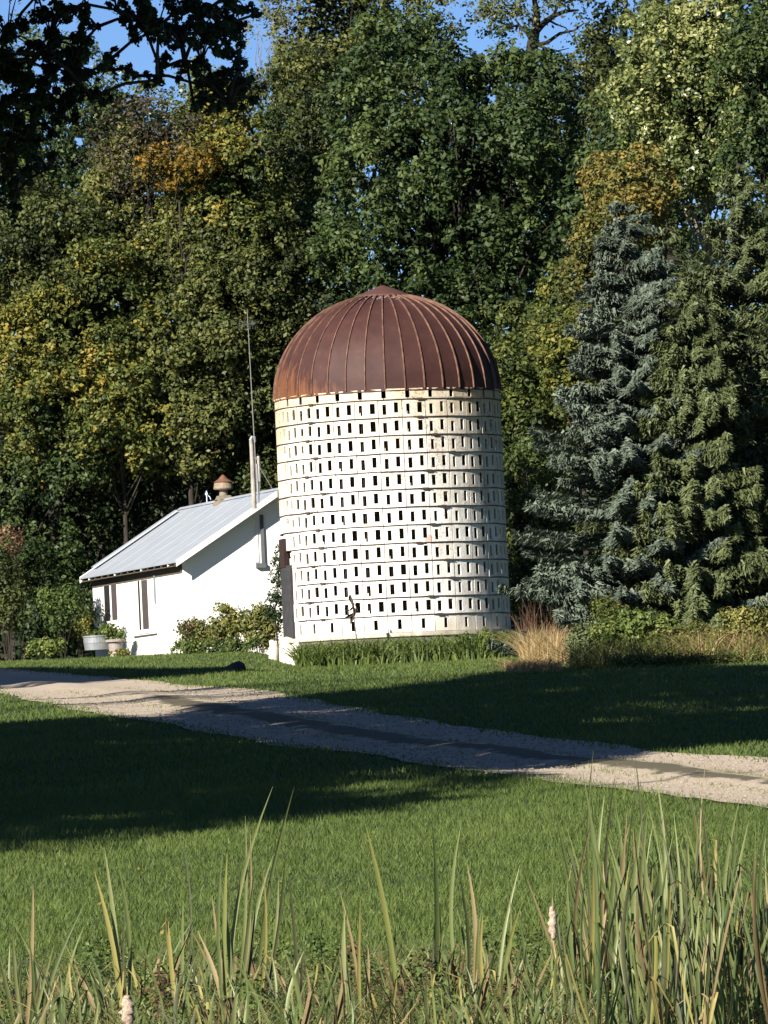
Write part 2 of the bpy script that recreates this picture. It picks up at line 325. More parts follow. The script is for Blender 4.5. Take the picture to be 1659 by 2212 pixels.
tree('green gold crown right of the brightest yellow one', 262, 905, 115, 95, 222.3, L_yel, 44, 330, .14, .62, tint=lambda x, y, z: .0)
tree('olive crown above the roof ventilator', 410, 850, 130, 180, 223, L_olive, 60, 320, .14, .82, tint=lambda x, y, z: .1)
tree('dark tree left of the house with shaded lower crown', 45, 1120, 150, 240, 223, L_dark, 90, 280, .15, .9)
tree('low green crown behind the house left gable end', 225, 1090, 140, 190, 225, L_olive, 44, 260, .14, .8, tint=lambda x, y, z: -.18)
tree('dark crown left of the dome reaching behind its foot', 560, 1000, 90, 120, 224, L_dark, 40, 300, .14, .85, tint=lambda x, y, z: .05)
tree('yellow green tree hugging the right flank of the silo', 1135, 930, 65, 250, 212, L_yel, 60, 340, .14, .75, tint=lambda x, y, z: -.2)
tree('fresh green low crown right of the silo foot', 1150, 1150, 60, 150, 209, L_dark, 34, 300, .13, .7, tint=lambda x, y, z: .12)
tree('yellow green tree beside the orange one behind the blue spruce', 1245, 740, 60, 120, 196, L_yel, 34, 300, .13, .7, tint=lambda x, y, z: -.05)
tree('autumn orange tree behind the tip of the blue spruce', 1362, 420, 52, 92, 176, L_ochre, 30, 300, .11, .55, tint=lambda x, y, z: .15)
tree('second orange tree lower down behind the blue spruce flank', 1288, 580, 42, 105, 178, L_ochre, 24, 300, .11, .5, tint=lambda x, y, z: .02)
tree('pale silvery green poplar in the top right corner with glittering leaves', 1515, 185, 140, 235, 178, L_pop, 130, 420, .115, .62, tint=lambda x, y, z: .15*z+.02, bark=M_barkpale, name='poplar_tree')
tree('dark tree at the right edge beside the poplar', 1655, 250, 70, 230, 170, L_dark, 50, 320, .12, .65, tint=lambda x, y, z: .02)

TL = ['nearest big tree just outside the right edge behind the spruces', 'tall dark tree outside the right edge beyond the nearest one', 'tree outside the right edge level with the wood behind the silo', 'tree farthest outside right beside the cut off spruce', 'hindmost tree outside the right edge of the picture', 'nearest tree outside the left edge beyond the house', 'hindmost tree outside the left edge of the picture', 'tree farthest outside left beyond the driveway']
for i, (x, Y, h, r_) in enumerate(((18, 188, 21, 5), (21.5, 200, 23, 6), (19.5, 214, 23, 5.5), (23, 178, 20, 5), (26, 222, 24, 6), (-20, 226, 22, 5.5), (-21, 236, 24, 6), (-24, 222, 22, 5))):  # right-hand trees are added, unseen, to block sky light from the silo
    u0 = 829.5+x/Y*F; v0 = YH-(tz(Y)+h*.55)/Y*F
    tree(TL[i], u0+(YH-v0-624)*-math.sin(TH), v0-x/Y*F*math.sin(TH), r_/Y*F, h*.46/Y*F, Y, L_olive if i % 2 else L_dark, 66, 150, .28, 1.5, group='trees of the wood outside the frame')

tree('dark green tree closing the view behind the orange tree and the spruce tip', 1400, 520, 115, 240, 200, L_dark, 70, 260, .15, .85)

# ---------------------------------------------------------------- spruces
def spruce(label, ut, vt, vb, Y, rad, mat, droop=.3, tw=52000, group='spruces right of the silo', tintadd=0, vbare=0, card=(.12, .235)):
    top = P(ut, vt, Y); gz = tz(Y); H = top.z-gz; ox = top.x
    t = thing('spruce_tree', label, 'tree', (ox, Y, gz), group); mb = MB()
    mb.tube([(0, 0, -.1), (0, 0, H*.5), (0, 0, H)], [.17+H*.008, .1+H*.004, .01], 9)
    Cs = []; Ds = []; Ts = []; Ns = []
    nl = int(H/.24); tot = 0; L = []
    for i in range(nl):
        z = .35+(H-.4)*(i/nl)**1.02; tt = z/H
        for j in range(int(7+6*(1-tt))):
            a = random.uniform(0, 2*math.pi)
            if math.sin(a) > .3 and random.random() < .75: continue
            ln = rad*(1-tt)**.72*random.uniform(.72, 1.16)+.14; L.append((z+random.uniform(-.15, .15), a, ln))
    W = np.array([ln**1.35 for _, _, ln in L]); W = W/W.sum()*tw
    for (z, a, ln), wn in zip(L, W):
        n_ = int(wn)+3; s = rng.random(n_)**.6; d = np.array([math.cos(a), -math.sin(a) if False else math.sin(a), 0]); lat = np.array([-d[1], d[0], 0])
        sag = -droop*ln*(s-.3*s*s*2.2)*.55+ (.10*ln*s**3)
        wd = ln*.34*(1.05-s)*(rng.random(n_)*2-1)
        hang = -rng.random(n_)*(.10+.30*droop)*np.minimum(1, ln)
        C = d*(ln*s)[:, None]+lat*wd[:, None]; C[:, 2] = z+sag+hang-.1*np.abs(wd)
        D = d*.75+lat*np.sign(wd)[:, None]*.7+rng.normal(size=(n_, 3))*.25; D[:, 2] -= droop*.9*rng.random(n_)
        Cs.append(C); Ds.append(D); Ns.append(rng.normal(size=(n_, 3))*.5+np.array([0, 0, .8])+d*.6)
        Ts.append(np.clip(rng.normal(.45+tintadd, .16, n_)+(s-.6)*.35+random.uniform(-.12, .12), 0, 1))
        if len(Cs) % 5 == 0: mb.tube([(0, 0, z+.05), tuple(d*ln*.5+np.array([0, 0, z-droop*ln*.15])), tuple(d*ln*.92+np.array([0, 0, z-droop*ln*.22]))], [.035, .02, .006], 4)
    C = np.concatenate(Cs); D = np.concatenate(Ds); T = np.concatenate(Ts); N = np.concatenate(Ns)
    N = unit(N); D = unit(D); D = unit(D-N*(D*N).sum(-1, keepdims=True)); B = np.cross(N, D); sz = (card[0]+(card[1]-card[0])*rng.random(len(C)))[:, None]
    V = np.stack([C-D*sz*.45-B*sz*.15, C-D*sz*.45+B*sz*.15+N*.01, C+D*sz*.6], 1).reshape(-1, 3)
    link('crown', np_mesh('crown', V, np.arange(len(V)).reshape(-1, 3), np.repeat(T, 3)), mat, t); mb.build('trunk', M_bark, t)
    return t
spruce('blue grey spruce, leftmost of the spruces, next to the silo', 1350, 425, 1400, 161, 3.4, L_blue, .3, 185000)
spruce('green spruce with hanging twigs in front of the blue spruce', 1480, 600, 1400, 159.5, 2.3, L_spr, .75, 120000, tintadd=.10)
spruce('tallest dark green spruce near the right edge', 1592, 345, 1400, 167, 3.7, L_spr, .5, 150000, tintadd=.02)
spruce('spruce at the right picture edge, partly cut off', 1725, 420, 1400, 162, 3.4, L_spr, .4, 80000, tintadd=.0)
spruce('short spruce filling the gap between the blue and the tallest one', 1440, 480, 1400, 168, 2.9, L_spr, .6, 55000, tintadd=.02)

# ---------------------------------------------------------------- dark hanging branches, upper left, and the trees that shade the lawn
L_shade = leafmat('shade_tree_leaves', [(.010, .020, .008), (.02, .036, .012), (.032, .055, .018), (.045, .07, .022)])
SG = np.array([S.x, S.y])/S.z           # shadow of a point at height h falls at xy - h*SG
def inpoly(x, y, poly):
    c = False; j = len(poly)-1
    for i in range(len(poly)):
        if (poly[i][1] > y) != (poly[j][1] > y) and x < (poly[j][0]-poly[i][0])*(y-poly[i][1])/(poly[j][1]-poly[i][1])+poly[i][0]: c = not c
        j = i
    return c
SH_A = [(-13, 61), (-4.6, 66.5), (-3, 65.5), (-1.7, 69.5), (0, 72), (.9, 75.5), (1.7, 81), (2.6, 87), (3.6, 91), (6, 95), (10, 105), (11, 133), (8, 140), (5.8, 147), (4.2, 150.5), (2.6, 148.5), (1.2, 141), (0.1, 136), (-1.4, 134), (-2.6, 131), (-3.4, 124), (-4.2, 117.5), (-5.4, 121.5), (-6.5, 122), (-7.5, 118), (-14, 112)]
SH_B = [(-16, 188), (-10.4, 186), (-5.9, 172.5), (-2.0, 169.8), (-2.0, 168.2), (-5.9, 160), (-9.2, 161), (-16, 160)]
def offframe(x, y, z, mg=.9): return abs(x+.045*0) > (.0553*y+.09*0+mg+.0454*abs(z)) or z > (.1155*y+mg) or y < 3
balls = []
def cast(poly, n, hr, rr):
    X = [p[0] for p in poly]; Yp = [p[1] for p in poly]; k = 0
    while k < n:
        gx, gy = random.uniform(min(X), max(X)), random.uniform(min(Yp), max(Yp))
        if not inpoly(gx, gy, poly) or abs(gx) > .0553*gy+1.6: continue
        thin = (.5 if (gx > -.8 and gy < 84) else .4 if gy < 71.5 else .22 if (gx > 3 and gy > 100) else .0)*(1+.8*math.sin(gx*2.1+gy*.5))
        if random.random() < thin: k += 1; continue
        gz = tz(gy); rs_ = .62 if (gy < 86 and gx > -1.2) or gy < 71 else 1.
        for q_ in range(40):
            h = random.uniform(hr[0], hr[1]+.18*q_); x, y = gx+h*SG[0], gy+h*SG[1]; z = gz+h
            if offframe(x, y, z, 1.9) and z-tz(y) > 3: balls.append((x, y, z, rs_*random.uniform(*rr))); k += 1; break
cast(SH_A, 3900, (6, 17), (.5, .85)); cast(SH_B, 1000, (9, 15), (.5, .75))
HANG = [(20, 30, 55), (70, 20, 40), (45, 100, 45), (20, 170, 50), (120, 45, 45), (110, 110, 35), (150, 90, 40), (150, 20, 40), (60, 215, 45), (130, 185, 40), (160, 150, 38), (190, 60, 28), (10, 250, 35), (180, 185, 32), (100, 260, 35),
        (290, 20, 38), (340, 30, 45), (395, 20, 45), (440, 45, 45), (310, 75, 32), (370, 85, 40), (430, 100, 38), (480, 30, 40), (520, 20, 30), (500, 75, 32), (545, 25, 18), (450, 150, 36), (500, 135, 28), (490, 190, 34), (455, 205, 25), (530, 175, 18), (240, 115, 20), (250, 8, 22), (230, 160, 24), (350, 140, 24), (150, 240, 26), (215, 215, 22), (480, 205, 40), (450, 220, 32), (520, 205, 30), (60, 285, 45), (20, 335, 45), (95, 350, 26), (40, 400, 32), (12, 460, 30), (270, 160, 20), (330, 175, 22), (400, 160, 26), (20, 130, 45), (90, 200, 45), (40, 240, 45), (140, 230, 35), (15, 300, 45), (30, 380, 35), (70, 330, 35), (500, 110, 34), (480, 60, 38), (410, 60, 42), (350, 50, 36), (520, 160, 28), (130, 130, 34), (165, 200, 32)]
hang = []
for (u, v, r_) in HANG:
    for j_ in range(8):
        a = random.uniform(0, 6.28); q = random.random()**.5*r_*1.05; p = P(u+q*math.cos(a), v+q*math.sin(a), random.uniform(80, 85)); hang.append((p.x, p.y, p.z, r_*.0055*random.uniform(.2, .42)))
        if j_ > 3: continue
        for d_ in (2.2, 3.6, 5., 6.5):
            c = (p.x+S.x*d_, p.y+S.y*d_, p.z+S.z*d_)
            if offframe(*c, 1.0): balls.append((c[0]+random.uniform(-.3, .3), c[1]+random.uniform(-.3, .3), c[2]+random.uniform(-.2, .2), random.uniform(.45, .7)))
trunks = [(-12, 58), (-10.5, 70), (-14, 78), (-11.5, 90), (-16, 97), (-13, 108), (-17, 120), (-14.5, 131), (-18, 143), (-20, 158), (-8.6, 78)]
owner = {i: [] for i in range(len(trunks))}
for bb in balls:
    i = min(range(len(trunks)), key=lambda k: (trunks[k][0]-bb[0])**2+(trunks[k][1]-bb[1])**2); owner[i].append(bb)
for i, (x, y) in enumerate(trunks):
    bl = np.array(owner[i]) if owner[i] else None
    if bl is None or len(bl) < 5: continue
    gz = tz(y); hangs = (i == 10)
    t = thing('shade_tree', 'maple whose dark shaded branches hang into the upper left corner' if hangs else 'tall tree outside the left edge whose shade falls across the lawn', 'tree', (x, y, gz), None if hangs else 'shade trees left of the lawn')
    V, Fc, T = clump_leaves(bl[:, :3], bl[:, 3], 34, .38, rng.random(len(bl)), flat=1)
    V0 = V-np.array([x, y, gz]); tgt = [Vector(b_[:3])-Vector((x, y, gz)) for b_ in bl[rng.choice(len(bl), min(len(bl), 26), replace=False)]]
    if hangs:
        hb = np.array(hang); V2, F2, T2 = clump_leaves(hb[:, :3], hb[:, 3], 36, .075, rng.random(len(hb)), spread=.9, flat=1)
        Fc = np.concatenate([Fc, F2+len(V0)]); V0 = np.concatenate([V0, V2-np.array([x, y, gz])]); T = np.concatenate([T, T2])
        tgt = tgt[:12]+[P(u, v, 82.5)-Vector((x, y, gz)) for u, v in ((40, 60), (60, 200))]
    link('crown', np_mesh('crown', V0, Fc, T), L_shade, t); mb = MB()
    if hangs:
        for k_ in range(0, len(hang), 8):
            c_ = Vector(hang[k_][:3])-Vector((x, y, gz))
            for j_ in range(1, 8): e_ = Vector(hang[k_+j_][:3])-Vector((x, y, gz)); mb.tube([c_, c_.lerp(e_, .5)+Vector((0, 0, .04)), e_], [.014, .010, .004], 4)
            n_ = min((Vector(hang[m_][:3])-Vector((x, y, gz)) for m_ in range(0, len(hang), 8) if m_ != k_ and hang[m_][0] < hang[k_][0]), key=lambda w_: (w_-c_).length, default=c_+Vector((-1.2, 0, .3))); mb.tube([c_, c_.lerp(n_, .5)+Vector((0, 0, .06)), n_], [.016, .02, .024], 5)
    limbs(mb, (0, 0, -.2), (0, 0, float(bl[:, 2].max()-gz)*.9), tgt, (.07 if hangs else .26), 6); mb.build('trunk', M_bark, t, smooth=True)

# ---------------------------------------------------------------- silo
SC = P(858, 1373, 200.); SB = SC.z; SX, SY = SC.x+.03, 200.+0; RAD = 3.25; RH = .511
def band_z(k): return SB+.49+RH*(12-k)+.0          # band 12 is the lowest, band 0 under the crenellated row
silo = thing('silo', 'round white concrete slatted silo with rusty brown metal dome', 'silo', (SX, SY, SB))
m, t, n, l, b = mat_new('whitewashed_concrete'); g = n.new('ShaderNodeNewGeometry'); oi = n.new('ShaderNodeObjectInfo'); pos = g.outputs['Position']
sep = n.new('ShaderNodeSeparateXYZ'); l.new(pos, sep.inputs[0]); z01 = math_(n, l, 'DIVIDE', math_(n, l, 'SUBTRACT', sep.outputs[2], SB), 7.0)
n1 = noise(n, l, mapping(n, l, pos, (1, 1, .3)), 3.6, 8, .75); n2 = noise(n, l, pos, 14, 6, .7); n4 = noise(n, l, mapping(n, l, pos, (1, 1, .7)), 1.1, 3)
base = mix(n, l, math_(n, l, 'MULTIPLY', math_(n, l, 'POWER', oi.outputs['Random'], 2.), .9), (.80, .79, .76), (.60, .57, .51))
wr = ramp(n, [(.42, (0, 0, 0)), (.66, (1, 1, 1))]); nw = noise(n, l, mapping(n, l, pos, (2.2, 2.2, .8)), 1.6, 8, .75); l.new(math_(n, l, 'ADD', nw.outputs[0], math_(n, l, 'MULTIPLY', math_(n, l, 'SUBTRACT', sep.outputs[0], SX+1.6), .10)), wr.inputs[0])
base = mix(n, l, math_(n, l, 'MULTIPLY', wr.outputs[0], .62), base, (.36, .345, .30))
age = math_(n, l, 'MULTIPLY', math_(n, l, 'POWER', math_(n, l, 'MAXIMUM', z01, 0.01), 4.2), 1.0)      # the old cream coat is bare high up
left = math_(n, l, 'MULTIPLY', math_(n, l, 'MAXIMUM', math_(n, l, 'SUBTRACT', math_(n, l, 'SUBTRACT', SX-2.2, sep.outputs[0]), 0), 0), .5)
f = math_(n, l, 'ADD', math_(n, l, 'ADD', age, left), math_(n, l, 'MULTIPLY', math_(n, l, 'SUBTRACT', n1.outputs[0], .53), 1.9))
base = mix(n, l, math_(n, l, 'MINIMUM', math_(n, l, 'MAXIMUM', f, 0.), .9), base, (.50, .40, .25))
rs = ramp(n, [(.53, (0, 0, 0)), (.68, (1, 1, 1))]); l.new(math_(n, l, 'ADD', n2.outputs[0], math_(n, l, 'MULTIPLY', math_(n, l, 'SUBTRACT', n4.outputs[0], .5), .5)), rs.inputs[0])
base = mix(n, l, math_(n, l, 'MULTIPLY', rs.outputs[0], math_(n, l, 'MULTIPLY_ADD', z01, .75, .22)), base, (.24, .155, .11))
n5 = noise(n, l, pos, 1.7, 2); n6 = ramp(n, [(.69, (0, 0, 0)), (.72, (1, 1, 1))]); l.new(n5.outputs[0], n6.inputs[0])
base = mix(n, l, math_(n, l, 'MULTIPLY', n6.outputs[0], .55), base, (.42, .16, .11))
foot = ramp(n, [(0, (1, 1, 1)), (.06, (0, 0, 0))]); l.new(math_(n, l, 'ADD', z01, math_(n, l, 'MULTIPLY', math_(n, l, 'SUBTRACT', n1.outputs[0], .5), .12)), foot.inputs[0])
base = mix(n, l, math_(n, l, 'MULTIPLY', foot.outputs[0], .55), base, (.36, .31, .23))
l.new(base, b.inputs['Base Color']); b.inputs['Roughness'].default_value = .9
bp = n.new('ShaderNodeBump'); bp.inputs['Strength'].default_value = .5; bp.inputs['Distance'].default_value = .015; l.new(n2.outputs[0], bp.inputs['Height']); l.new(bp.outputs[0], b.inputs['Normal'])
M_conc = m
def cyl(r, a, z): return Vector((r*math.sin(a), -r*math.cos(a), z))
TH_B = .038
def bwedge(mb, a0, a1, z0, z1, r1=RAD, r0=None, j=0):
    r0 = r0 or RAD-TH_B; q = lambda: random.uniform(-j, j)
    c = []
    for z in (z0, z1):
        c += [cyl(r1, a0+q()/RAD, z+q()), cyl(r1, a1+q()/RAD, z+q()), cyl(r0, a1, z), cyl(r0, a0, z)]
    mb.hexa([c[0], c[1], c[2], c[3], c[4], c[5], c[6], c[7]])
def block_mesh(kind, var):
    mb = MB(); h = RH-.014; e = R(6)-.0034; j = .004
    if kind == 'top':
        hw = R(6)-.020; bwedge(mb, -hw, hw, .035, .29, j=j); bwedge(mb, -e, e, 0, .035, j=0)
        bwedge(mb, -hw-.002, hw+.002, .262, .30, RAD+.018, RAD-.02, j)
        return mb.mesh('block')
    if kind == 'foot':
        h = .47; w_ = .0165
        bwedge(mb, -e, -w_, 0, h, j=j); bwedge(mb, w_, e, 0, h, j=j); bwedge(mb, -w_, w_, 0, .09, j=0); bwedge(mb, -w_, w_, h-.10, h, j=0)
        return mb.mesh('block')
    cuts = [-e]; info = []
    for s in (-1, 1):
        w_ = .0172+random.uniform(-.002, .003)+(.004 if var >= 6 and s == 1 else 0); c = s*R(3)+random.uniform(-.002, .002); o = (.022 if s > 0 else -.022)+random.uniform(-.012, .012)
        info.append((c-w_, c+w_, h*.5-.148+o, h*.5+.146+o))
    prev = -e
    for k, (a0, a1, z0, z1) in enumerate(info):
        bwedge(mb, prev, a0, 0, h, j=j); bwedge(mb, a0, a1, 0, z0, j=j if var > 2 else 0)
        bwedge(mb, a0, a1, z1, h, j=j if var > 2 else 0); prev = a1
        if var in (4, 6) and k == 0: bwedge(mb, a0, a0+.012, z0, z0+.09, RAD-.03, RAD-TH_B)   # rubble left in the slot
    bwedge(mb, prev, e, 0, h, j=j)
    return mb.mesh('block')
BM = [block_mesh('mid', v_) for v_ in range(8)]; BT = [block_mesh('top', v_) for v_ in range(3)]; BF = [block_mesh('foot', v_) for v_ in range(3)]
back = MB()
DOOR = lambda a, k: (-100 < a < -64 and k >= 9) or (-100 < a < -76 and k == 8)
for k in range(14):                       # row 0 is the crenellated top row, row 13 the foot row
    for j in range(30):
        a = -179+12*j+(0 if k else 3)
        a = (a+180) % 360-180
        if DOOR(a, k): continue
        me = (BT if k == 0 else BF if k == 13 else BM)[random.randrange(3 if k in (0, 13) else 8)]
        z = band_z(0) if k == 0 else (SB+.006 if k == 13 else band_z(k)); z = z-SB
        if abs(a) <= 102:
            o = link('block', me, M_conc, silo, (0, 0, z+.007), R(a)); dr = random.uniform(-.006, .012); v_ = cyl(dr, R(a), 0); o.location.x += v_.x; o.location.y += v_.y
        else:
            Mz = Matrix.Rotation(R(a), 3, 'Z'); n0 = len(back.v)
            back.v += [tuple(Mz @ v_.co+Vector((0, 0, z+.007))) for v_ in me.vertices]; back.f += [tuple(n0+i for i in p.vertices) for p in me.polygons]
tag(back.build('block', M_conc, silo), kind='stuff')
# broken edges of the doorway and what is seen inside it
M_dgrey = simple('weathered_grey_board', (.040, .039, .043), .9, (.025, .024, .027), 6, .3); M_dred = simple('old_red_board', (.032, .014, .013), .9, (.018, .009, .008), 6, .3)
for i, (k, z0, z1) in enumerate(((9, .12, .3), (10, 0, .2), (11, .2, .42), (12, .05, .3), (9, .33, .45), (13, .1, .3))):
    mb = MB(); bwedge(mb, R(-65)-.03-random.random()*.014, R(-65)-.004, band_z(k)-SB+z0 if k < 13 else z0, band_z(k)-SB+z1 if k < 13 else z1, RAD-.01, j=.01); mb.build('broken_edge', M_conc, silo)
mb = MB()
for i in range(3): bwedge(mb, R(-99+11.4*i), R(-99+11.4*i+11.0), .02, band_z(9)-SB+.05*i, RAD+.055, RAD-.06)
mb.build('door_board', M_dgrey, silo)
mb = MB()
for i in range(2): bwedge(mb, R(-99+13.6*i), R(-99+13.6*i+13.2), band_z(9)-SB+.06, band_z(7)-SB-.16+.02*i, RAD+.075, RAD-.06)
bwedge(mb, R(-68.2), R(-65.5), .05, band_z(9)-SB-.2, RAD+.02, RAD-.05, .01)
tag(mb.build('door_board', M_dred, silo), 'old red board across the top of the doorway')
M_steel = simple('dark_band_steel', (.035, .028, .025), .8, (.08, .045, .03), 9)
for k in range(13):
    mb = MB(); N_ = 96; pts = []
    a0, a1 = (-180, 180) if k < 9 else (-60, 256)
    for i in range(N_+1):
        a = R(a0+(a1-a0)*i/N_); pts.append(cyl(RAD+.017, a, band_z(k)-SB+.004*math.sin(i*.9+k)))
    mb.tube(pts, .017, 6); ho = mb.build('hoop', M_steel, silo)
    for a in (random.uniform(12, 34), random.uniform(-52, -36)):
        q = MB(); Mz = Matrix.Rotation(R(a), 3, 'Z'); q.box(cyl(RAD+.035, R(a), band_z(k)-SB), (.16, .05, .055), Mz); q.tube([cyl(RAD+.04, R(a-3.2), band_z(k)-SB+.01), cyl(RAD+.045, R(a+3.2), band_z(k)-SB-.01)], .011, 6); q.build('lug', M_steel, ho)
MB().lathe([(2.98, .01), (2.98, 6.7), (0, 6.7)], 48).build('inner_wall', simple('sooty_inner_wall', (.062, .044, .034), .95, (.035, .026, .021), 5), silo)  # dark core added behind the slots, interior shade put into its colour
# dome
DZ = band_z(0)-SB+.305; DH = 2.93
m, t, n, l, b = mat_new('rusty_dome_metal'); g = n.new('ShaderNodeNewGeometry'); pos = g.outputs['Position']; oi = n.new('ShaderNodeObjectInfo')
sep = n.new('ShaderNodeSeparateXYZ'); l.new(pos, sep.inputs[0]); hz = math_(n, l, 'DIVIDE', math_(n, l, 'SUBTRACT', sep.outputs[2], SB+DZ), DH); xr = math_(n, l, 'DIVIDE', math_(n, l, 'SUBTRACT', sep.outputs[0], SX), RAD)
n1 = noise(n, l, pos, 2.2, 7, .65); n2 = noise(n, l, mapping(n, l, pos, (6, 6, .8)), 1.2, 6, .7); n3 = noise(n, l, pos, 30, 4)
c = ramp(n, [(.3, (.034, .0135, .0115)), (.55, (.047, .019, .016)), (.75, (.066, .028, .023))]); l.new(n1.outputs[0], c.inputs[0])
base = mix(n, l, math_(n, l, 'MULTIPLY', oi.outputs['Random'], .35), c.outputs[0], (.034, .015, .014))
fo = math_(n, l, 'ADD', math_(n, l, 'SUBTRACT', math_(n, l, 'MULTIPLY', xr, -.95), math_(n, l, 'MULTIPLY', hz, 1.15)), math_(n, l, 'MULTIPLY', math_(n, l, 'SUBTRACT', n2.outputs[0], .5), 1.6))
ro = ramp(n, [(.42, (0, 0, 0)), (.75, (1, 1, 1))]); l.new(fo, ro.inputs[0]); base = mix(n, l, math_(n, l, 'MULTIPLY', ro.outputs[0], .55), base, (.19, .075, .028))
fw_ = math_(n, l, 'ADD', hz, math_(n, l, 'MULTIPLY', math_(n, l, 'SUBTRACT', n2.outputs[0], .5), .42)); rw = ramp(n, [(.955, (0, 0, 0)), (.985, (1, 1, 1))]); l.new(fw_, rw.inputs[0])
base = mix(n, l, math_(n, l, 'MULTIPLY', rw.outputs[0], .75), base, (.52, .42, .36))
l.new(base, b.inputs['Base Color']); b.inputs['Roughness'].default_value = .62; b.inputs['Metallic'].default_value = .0; b.inputs['Specular IOR Level'].default_value = .22
bp = n.new('ShaderNodeBump'); bp.inputs['Strength'].default_value = .15; bp.inputs['Distance'].default_value = .01; l.new(n3.outputs[0], bp.inputs['Height']); l.new(bp.outputs[0], b.inputs['Normal'])
M_dome = m; M_seam = simple('seam_rust', (.17, .09, .06), .8, (.06, .028, .021), 5)
M_cap = simple('cap_rust', (.06, .027, .022), .65, (.085, .037, .030), 6)
NP = 36; NV = 16; half = R(5)
def dome_pt(a, s, r_off=0):               # s 0 at the rim, 1 at the cap ring
    ph = s*R(76.5); rr = (RAD+.02+r_off)*math.cos(ph)**.97; zz = (DH+r_off)*math.sin(ph); return cyl(rr, a, zz)
mb = MB(); NA = 4
for i in range(NV+1):
    for j in range(NA+1):
        s = i/NV; fj = j/NA*2-1; mb.v.append(tuple(dome_pt(half*fj, s, -.018*(1-fj*fj)+0*.0)))
for i in range(NV):
    for j in range(NA): q = i*(NA+1)+j; mb.f.append((q, q+1, q+NA+2, q+NA+1))
n0 = len(mb.v)
for j in range(NA+1): p = dome_pt(half*(j/NA*2-1), 0, 0); mb.v.append((p.x, p.y, p.z-.06))
for j in range(NA): mb.f.append((j, n0+j, n0+j+1, j+1))
pm = mb.mesh('dome_panel', True)
mb = MB()
for i in range(NV):
    s0, s1 = i/NV, (i+1)/NV; w0, w1 = .016, .016
    c = []
    for s in (s0, s1):
        wa = .02/max(.6, (RAD*math.cos(s*R(76.5))))
        c.append([dome_pt(-wa, s, -.01), dome_pt(wa, s, -.01), dome_pt(wa*.7, s, .035), dome_pt(-wa*.7, s, .035)])
    mb.hexa([c[0][0], c[0][1], c[0][2], c[0][3], c[1][0], c[1][1], c[1][2], c[1][3]])
rm = mb.mesh('seam')
for j in range(NP):
    a = R(10*j+4.0); link('dome_panel', pm, M_dome, silo, (0, 0, DZ), a); link('dome_seam', rm, M_seam, silo, (0, 0, DZ), a+half)
zc = DZ+DH*math.sin(R(76.5)); rc_ = (RAD)*math.cos(R(76.5))
MB().lathe([(rc_+.04, zc-.05), (rc_+.14, zc+.0), (rc_-.05, zc+.07), (.45, zc+.19), (.18, zc+.29), (.06, zc+.34), (.0, zc+.35)], 28).build('cap', M_cap, silo, smooth=True)
# slab, step block
M_slab = simple('old_concrete', (.5, .46, .38), .95, (.3, .27, .21), 4, .5)
MB().lathe([(3.40, -1.2), (3.40, -.11), (0, -.11)], 64).build('foundation', simple('dark_damp_concrete', (.17, .15, .12), .95, (.09, .085, .07), 4, .5), silo); MB().lathe([(3.38, -.11), (3.46, -.11), (3.46, .0), (0, .0)], 64).build('slab', M_slab, silo)  # foundation coloured darker than the slab above it
M_step = simple('pale_limewashed_stone', (.72, .69, .6), .95, (.5, .46, .36), 5, .5)
for c_, r_, h_ in ((cyl(RAD+.08, R(-70), -.45), .30, .50), (cyl(RAD+.36, R(-86), -.42), .15, .42), (cyl(RAD+.2, R(-58), -.52), .2, .4)):
    mb = MB().lathe([(r_*.9, -h_), (r_, -h_*.5), (r_*.95, h_*.6), (r_*.75, h_*.93), (r_*.3, h_*1.02), (0, h_)], 9, c_)
    mb.v = [(x+.035*math.sin(z*17+y*9), y+.03*math.sin(x*13+z*7), z+.03*math.sin(x*15)) for x, y, z in mb.v]
    mb.build('step_stone', M_step, silo, smooth=True)

# ---------------------------------------------------------------- house
e1 = Vector((.2945, -.9556, 0)); e2 = Vector((.9556, .2945, 0)); B0 = Vector((-6.297, 208, 0)); LEN = 11.5; EZ = 7.47; RISE = 2.08; HW = 3.39
def H_(l_, w_, z): return B0-e1*l_+e2*w_+Vector((0, 0, z))       # l back along the long side, w across the gable
house = thing('farm_house', 'small white building with pale metal gable roof left of the silo', 'house', H_(.45, .28, 4.7))
hl = house.location.copy()
def hb(name, mat, corners, par=house):     # corners: list of 8 (l,w,z)
    o = MB().hexa([H_(*c)-hl for c in corners]).build(name, mat, par); return o
m, t, n, l, b = mat_new('white_rendered_wall'); g = n.new('ShaderNodeNewGeometry'); n1 = noise(n, l, g.outputs['Position'], 2.5, 8, .7); sep = n.new('ShaderNodeSeparateXYZ'); l.new(g.outputs['Position'], sep.inputs[0])
lo = ramp(n, [(.0, (1, 1, 1)), (.5, (0, 0, 0))]); l.new(math_(n, l, 'ADD', math_(n, l, 'SUBTRACT', sep.outputs[2], 5.3), math_(n, l, 'MULTIPLY', math_(n, l, 'SUBTRACT', n1.outputs[0], .5), 1.6)), lo.inputs[0])
base = mix(n, l, math_(n, l, 'MULTIPLY', n1.outputs[0], .35), (.84, .83, .80), (.72, .71, .68)); base = mix(n, l, math_(n, l, 'MULTIPLY', lo.outputs[0], .35), base, (.60, .50, .36)); l.new(base, b.inputs['Base Color']); b.inputs['Roughness'].default_value = .9
bp = n.new('ShaderNodeBump'); bp.inputs['Strength'].default_value = .4; bp.inputs['Distance'].default_value = .01; l.new(n1.outputs[0], bp.inputs['Height']); l.new(bp.outputs[0], b.inputs['Normal']); M_wall = m
M_roof = simple('pale_roof_metal', (.37, .405, .46), .5, (.32, .355, .41), 1.5, 0, .35, .5)
